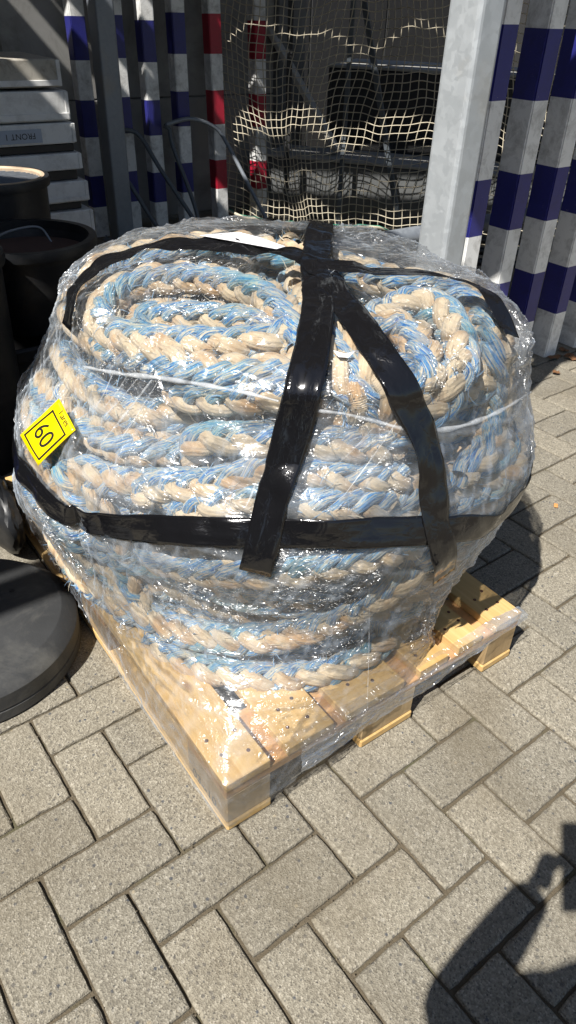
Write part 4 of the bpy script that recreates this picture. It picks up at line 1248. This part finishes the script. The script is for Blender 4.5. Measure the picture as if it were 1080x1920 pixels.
# ------------------------------------------------------------------ bent tube frames against the wall
def tube_frame(label, pts, r=.014, mat='tubes', bend=.05):
    t = empty('bent_tube_frame', pts[0]); tag(t, label, 'tube frame', 'bent metal tube frames'); bpy.context.view_layer.update()
    o = tubes_obj('tube', [smooth_path(np.array(pts), .02)], r, M[mat], t, 10); child_at_world(o)
    cap = bm_obj('end_cap', lathe_bm([(0, 0), (r * 1.25, 0), (r * 1.25, .03), (0, .03)], 12), M['blackpl'], t)
    cap.matrix_world = Matrix.Translation(pts[-1])
tube_frame('grey bent tube leaning in front of the second blue bar', [(1.60, 3.95, .60), (1.72, 3.93, .61), (1.79, 3.9, .57), (1.86, 3.80, .40), (1.98, 3.66, .15), (2.04, 3.6, .015)])
tube_frame('grey bent tube beside the dull post', [(1.52, 3.86, .42), (1.62, 3.84, .38), (1.72, 3.7, .15), (1.78, 3.6, .015)])
tube_frame('thin upright grey tube between the two right-hand blue bars', [(1.98, 3.95, .62), (2.01, 3.94, .60), (2.02, 3.92, .5), (2.08, 3.8, .2), (2.1, 3.74, .015)])
tube_frame('pale bent tube with black leg in front of the red bar', [(1.98, 3.92, .63), (2.15, 3.92, .655), (2.30, 3.88, .61), (2.36, 3.82, .52), (2.45, 3.66, .25), (2.52, 3.5, .015)], .013, 'galv_dull')

# ------------------------------------------------------------------ hanging net
net_plan = smooth_path([(2.42, 4.10, 0), (2.62, 3.82, 0), (2.85, 3.52, 0), (3.12, 3.16, 0), (3.45, 2.72, 0), (3.9, 2.1, 0), (4.3, 1.75, 0)], .01)
plen = np.r_[0, np.cumsum(np.linalg.norm(np.diff(net_plan, axis=0), axis=1))]
pn = np.stack([-np.gradient(net_plan[:, 1]), np.gradient(net_plan[:, 0])], -1); pn /= np.linalg.norm(pn, axis=1)[:, None]
def net_at(s, z):
    sag = .10 * math.sin(s * 2.3 + .4) * (1.4 - z) * .5
    s2 = s + .045 * math.sin(z * 4 + s * 3) + .005 * math.sin(z * 19 + s * 9)  + .05 * (1.4 - z) * math.sin(s * 5.1)
    s2 = min(max(s2, 0), plen[-1])
    x = np.interp(s2, plen, net_plan[:, 0]); y = np.interp(s2, plen, net_plan[:, 1])
    a = np.interp(s2, plen, pn[:, 0]); b = np.interp(s2, plen, pn[:, 1])
    w = .030 * math.sin(s * 13 + 1.5 * math.sin(z * 2.2)) * (.4 + .6 * min(1, (1.8 - z))) + .03 * math.sin(s * 6.5 + z * 1.5)
    zz = z - .03 * (1 - math.cos(s * 7.3)) * .5 - .04 * math.sin(s * 3.1) + .009 * math.sin(s * 17 + z * 5) + .004 * math.sin(s * 41 + z * 11)
    return np.array([x + a * w, y + b * w, max(zz, .012)])
cords = []
S = np.arange(0, 3.05, .044)
Zs = np.arange(.03, 1.75, .046)
for s in S: cords.append(np.array([net_at(s, z) for z in np.linspace(.03, 1.75, 46)]))
for z in Zs: cords.append(np.array([net_at(s, z) for s in np.linspace(0, 3.04, 110)]))
net = empty('hanging_net', (3.1, 3.1, 0)); tag(net, 'pale knotted net hanging in folds behind the load', 'net'); bpy.context.view_layer.update()
o = tubes_obj('net_cords', cords, .0030, M['net'], net, 5); child_at_world(o)
bl = np.array([net_at(s, .035) + np.array([-.015, -.012, .0]) + np.array([.01 * math.sin(s * 40), .01 * math.cos(s * 33), .006 * math.sin(s * 27)]) for s in np.linspace(0, 2.6, 160)])
o = tubes_obj('border_rope', [bl], .011, M['net'], net, 6); child_at_world(o)
bl2 = np.array([b + np.array([.012 * math.sin(i * .7), .012 * math.cos(i * .9), .010]) for i, b in enumerate(bl)])
o = tubes_obj('green_lacing', [bl2], .0042, M['green'], net, 5); child_at_world(o)
tp = np.array([net_at(s, 1.75) for s in np.linspace(0, 3.04, 80)])
o = tubes_obj('head_rope', [tp], .010, M['net'], net, 6); child_at_world(o)

# ------------------------------------------------------------------ stored gear behind the net
U, Nn = Vector((.6, -.8, 0)), Vector((.8, .6, 0))
ang = math.atan2(-.8, .6)
def gear(name, label, s0, s1, d0, d1, z0, z1, face, top, cat):
    o0 = Vector((2.6, 3.8, 0)) + U * s0 + Nn * d0
    t = empty(name, (o0.x, o0.y, z0), (0, 0, ang)); tag(t, label, cat)
    L, D = s1 - s0, d1 - d0
    box('body', 0, L, 0, D, 0, z1 - z0 - .02, M[face], t, .008)
    box('top_sheet', -.01, L + .01, -.012, D + .01, z1 - z0 - .019, z1 - z0, M[top], t, .004)
    k = max(2, int(L / .5))
    for i in range(k + 1):
        box('stiffening_rib', L * i / k - .012 + (.012 if i == 0 else 0) - (.012 if i == k else 0), L * i / k + .012 + (.012 if i == 0 else 0) - (.012 if i == k else 0), -.008, -.001, .01, z1 - z0 - .022, M[face], t, .002)
    return t
gear('steel_bin', 'low grey steel bin behind the net', -.1, 2.3, .30, .75, 0, .40, 'greybox', 'palebox', 'bin')
gear('steel_cabinet', 'black steel cabinet behind the net, its top coloured pale as if sunlit', .2, 2.8, 1.0, 1.9, 0, .92, 'dark', 'palebox', 'cabinet')
gear('steel_cabinet', 'grey steel cabinet behind the left part of the net', -.95, -.05, .55, 1.2, 0, 1.5, 'greybox', 'greybox', 'cabinet')
def pole(label, a, b, w, d, mat, cat='plank', name='leaning_plank'):
    a, b = Vector(a), Vector(b); L = (b - a).length
    t = empty(name, a); tag(t, label, cat)
    t.rotation_euler = (b - a).to_track_quat('Z', 'Y').to_euler()
    box('plank', -w / 2, w / 2, -d / 2, d / 2, 0, L, M[mat], t, .003)
    return t
pole('pale plank leaning behind the net', (3.25, 3.75, .42), (2.75, 4.5, 1.6), .10, .03, 'palebox')  # grey plank, its sunlit look put into the colour
pole('slim dark pole standing behind the net', (2.78, 3.72, 0), (2.80, 3.75, 2.2), .035, .035, 'dark', 'pole', 'dark_pole')
pole('grey pole slanting behind the net', (3.32, 3.1, 0), (3.0, 3.55, 1.9), .035, .035, 'tubes', 'pole', 'grey_pole')
pole('thin grey pole standing behind the net', (3.02, 3.42, 0), (3.06, 3.46, 2.0), .03, .03, 'tubes', 'pole', 'grey_pole')
for k, lab in enumerate(('upper black hose bent over beside the pale post', 'middle black hose bent over beside the pale post', 'lower black hose bent over beside the pale post')):
    p = smooth_path([(2.55, 2.52, .02), (2.62, 2.44, .10 - .03 * k), (2.72 + .02 * k, 2.32, .19 - .055 * k), (2.95, 2.12, .22 - .06 * k), (3.3, 1.85, .2 - .06 * k), (3.5, 1.7, .02)], .02)
    o = tubes_obj('black_hose', [p], .022, M['blackpl'], None, 10); tag(o, lab, 'hose', 'black hoses by the post')

# ------------------------------------------------------------------ small litter
def leaf_bm(r, seed):
    bm = bmesh.new(); rr = random.Random(seed); vs = []
    for i in range(9):
        a = i / 9 * 2 * math.pi; q = r * (.6 + .5 * rr.random())
        vs.append(bm.verts.new((q * math.cos(a) * 1.3, q * math.sin(a), rr.uniform(0.001, r * .7))))
    c = bm.verts.new((0, 0, r * .45))
    for i in range(9): bm.faces.new((c, vs[i], vs[(i + 1) % 9]))
    return bm
for i, (x, y, r, lab) in enumerate(((2.40, 1.10, .026, 'curled brown leaf at the foot of the fourth bar'), (2.47, 1.06, .028, 'larger curled brown leaf beside the fourth bar'), (2.52, 1.13, .020, 'brown leaf closest to the right picture edge'), (2.28, .99, .018, 'small dark leaf alone on the shaded paving'))):
    o = bm_obj('dry_leaf', leaf_bm(r, i), M['leaf']); o.location = (x, y, .002); o.rotation_euler = (0, 0, i * 1.3)
    tag(o, lab, 'leaf', 'dry leaves on the paving')
    so = o.modifiers.new('thickness', 'SOLIDIFY'); so.thickness = .0008
o = bm_obj('wood_chip', box_bm(-.011, .011, -.006, .006, 0, .004, .001), plain_mat('orange_wood', (.62, .28, .09), .7)); o.location = (1.43, .345, .001); o.rotation_euler = (0, .1, .6)
tag(o, 'orange wood chip lying alone on the sunlit paving', 'wood chip')
o = bm_obj('pebble', box_bm(-.014, .014, -.009, .009, 0, .012, .004, 2), M['paver']); o.location = (2.27, 1.1, .001)
tag(o, 'pale stone chip by the foot of the third bar', 'stone')

# ------------------------------------------------------------------ the person taking the picture (behind the camera; only the shadow is in view)
fh, rh = Vector((.582, .813, 0)).normalized(), Vector((.813, -.582, 0)).normalized()
per = empty('person', (CAM_LOC.x - fh.x * .45, CAM_LOC.y - fh.y * .45, 0))
tag(per, 'person in dark clothes holding a phone out in front with both hands', 'person')
bpy.context.view_layer.update()
def bp(r, f, z):                       # right of the phone, in front of the phone, height
    return Vector((CAM_LOC.x, CAM_LOC.y, 0)) + rh * r + fh * f + Vector((0, 0, z))
def skin_mesh(name, verts, edges, radii, mat, root=0, sub=2):
    me = bpy.data.meshes.new(name); me.from_pydata([tuple(v) for v in verts], edges, [])
    me.materials.append(mat)
    o = link(bpy.data.objects.new(name, me), per)
    m = o.modifiers.new('skin', 'SKIN'); m.use_smooth_shade = True
    for i, r in enumerate(radii):
        v = me.skin_vertices[0].data[i]; v.radius = (r, r) if not isinstance(r, tuple) else r
        v.use_root = (i == root)
    o.modifiers.new('sub', 'SUBSURF').levels = sub; o.modifiers['sub'].render_levels = sub
    child_at_world(o)
    return o
V, E_, Rd = [], [], []
def jv(p, r, link_to=None):
    V.append(p); Rd.append(r)
    if link_to is not None: E_.append((link_to, len(V) - 1))
    return len(V) - 1
pel = jv(bp(0, -0.440, .95), .15)
wai = jv(bp(0, -0.430, 1.10), .135, pel)
che = jv(bp(0, -0.400, 1.28), .15, wai)
nek0 = jv(bp(0, -0.370, 1.42), .075, che)
nek = jv(bp(0, -0.340, 1.49), .055, nek0)
hd1 = jv(bp(0, -0.310, 1.57), .085, nek)
hd2 = jv(bp(0, -0.300, 1.66), .095, hd1)
hd3 = jv(bp(0, -0.305, 1.73), .06, hd2)
for s in (-1, 1):
    sh = jv(bp(.17 * s, -0.380, 1.39), .065, che)
    if s < 0: el, wr = bp(-.165, -.17, 1.04), bp(-.021, -.045, 1.165)
    else: el, wr = bp(.27, -.22, 1.06), bp(.11, -.05, 1.165)
    ua = jv(bp(.2 * s, -0.290, 1.22), .05, sh)
    e = jv(el, .052, ua)
    fa = jv(el * .5 + wr * .5, .047, e)
    w = jv(wr, .034, fa)
    hp = jv(bp(.10 * s, -0.440, .86), .10, pel)
    kn = jv(bp(.12 * s, -0.420, .50), .062, hp)
    cf = jv(bp(.125 * s, -0.440, .32), .056, kn)
    an = jv(bp(.13 * s, -0.450, .09), .04, cf)
    to = jv(bp(.14 * s, -0.300, .035), .035, an)
skin_mesh('body', V, E_, Rd, M['cloth'], 0)
def hand(s):
    V2, E2, R2 = [], [], []
    def a(p, r, l=None):
        V2.append(p); R2.append(r)
        if l is not None: E2.append((l, len(V2) - 1))
        return len(V2) - 1
    wr = bp(-.021, -.045, 1.165) if s < 0 else bp(.11, -.05, 1.165)
    x = -.014 if s < 0 else .086
    w = a(wr, (.024, .018)); p1 = a(bp(x, -.03, 1.187), (.034, .016), w)
    for k in range(4):
        zz = 1.160 + .017 * k; ln = (.9, 1.0, 1.05, .95)[k]
        f0 = a(bp(x, -.030, zz - .004), .0095, p1)
        f1 = a(bp(x + s * .006, -.030 + .014 * ln, zz - .004), .009, f0)
        f2 = a(bp(x - s * .020 * ln, -.016, zz - .006), .0085, f1)
    t0 = a(bp(x - s * .004, -.038, 1.205), .0115, p1); t1 = a(bp(x - s * .022, -.030, 1.225), .0105, t0); t2 = a(bp(x - s * .035, -.024, 1.243), .009, t1)
    skin_mesh('hand', V2, E2, R2, M['skin'], 0)
hand(-1); hand(1)
bm = bmesh.new(); bmesh.ops.create_icosphere(bm, subdivisions=3, radius=1)
hc = bp(0, -.315, 1.665)
for v in bm.verts:
    c = v.co.copy(); f = 1 + .06 * noise.noise(c * 4)
    v.co = hc + Vector((c.x * .103, c.y * .108, c.z * .115 + .012)) * f - fh * .012
    if (v.co - hc).dot(fh) > .055 and v.co.z < hc.z + .05: v.co -= fh * .05
o = bm_obj('hair', bm, M['hair'], per, True); child_at_world(o)
for s in (-1, 1):
    o = bm_obj('shoe', box_bm(-.045, .045, -.11, .16, 0, .075, .03, 3), M['blackpl'], per, True)
    q = bp(.135 * s, -.41, 0); o.matrix_world = Matrix.Translation(q) @ Matrix.Rotation(math.atan2(fh.y, fh.x) - math.pi / 2, 4, 'Z')
ph = empty('smartphone', CAM_LOC); tag(ph, 'dark smartphone held upright by the person', 'phone')
ph.rotation_euler = CAM_ROT
bm_obj('case', box_bm(.004, .080, -.140, .018, .004, .013, .003, 2), M['blackpl'], ph)
box('screen', .007, .077, -.137, .015, .0133, .0140, M['dark'], ph, 0)
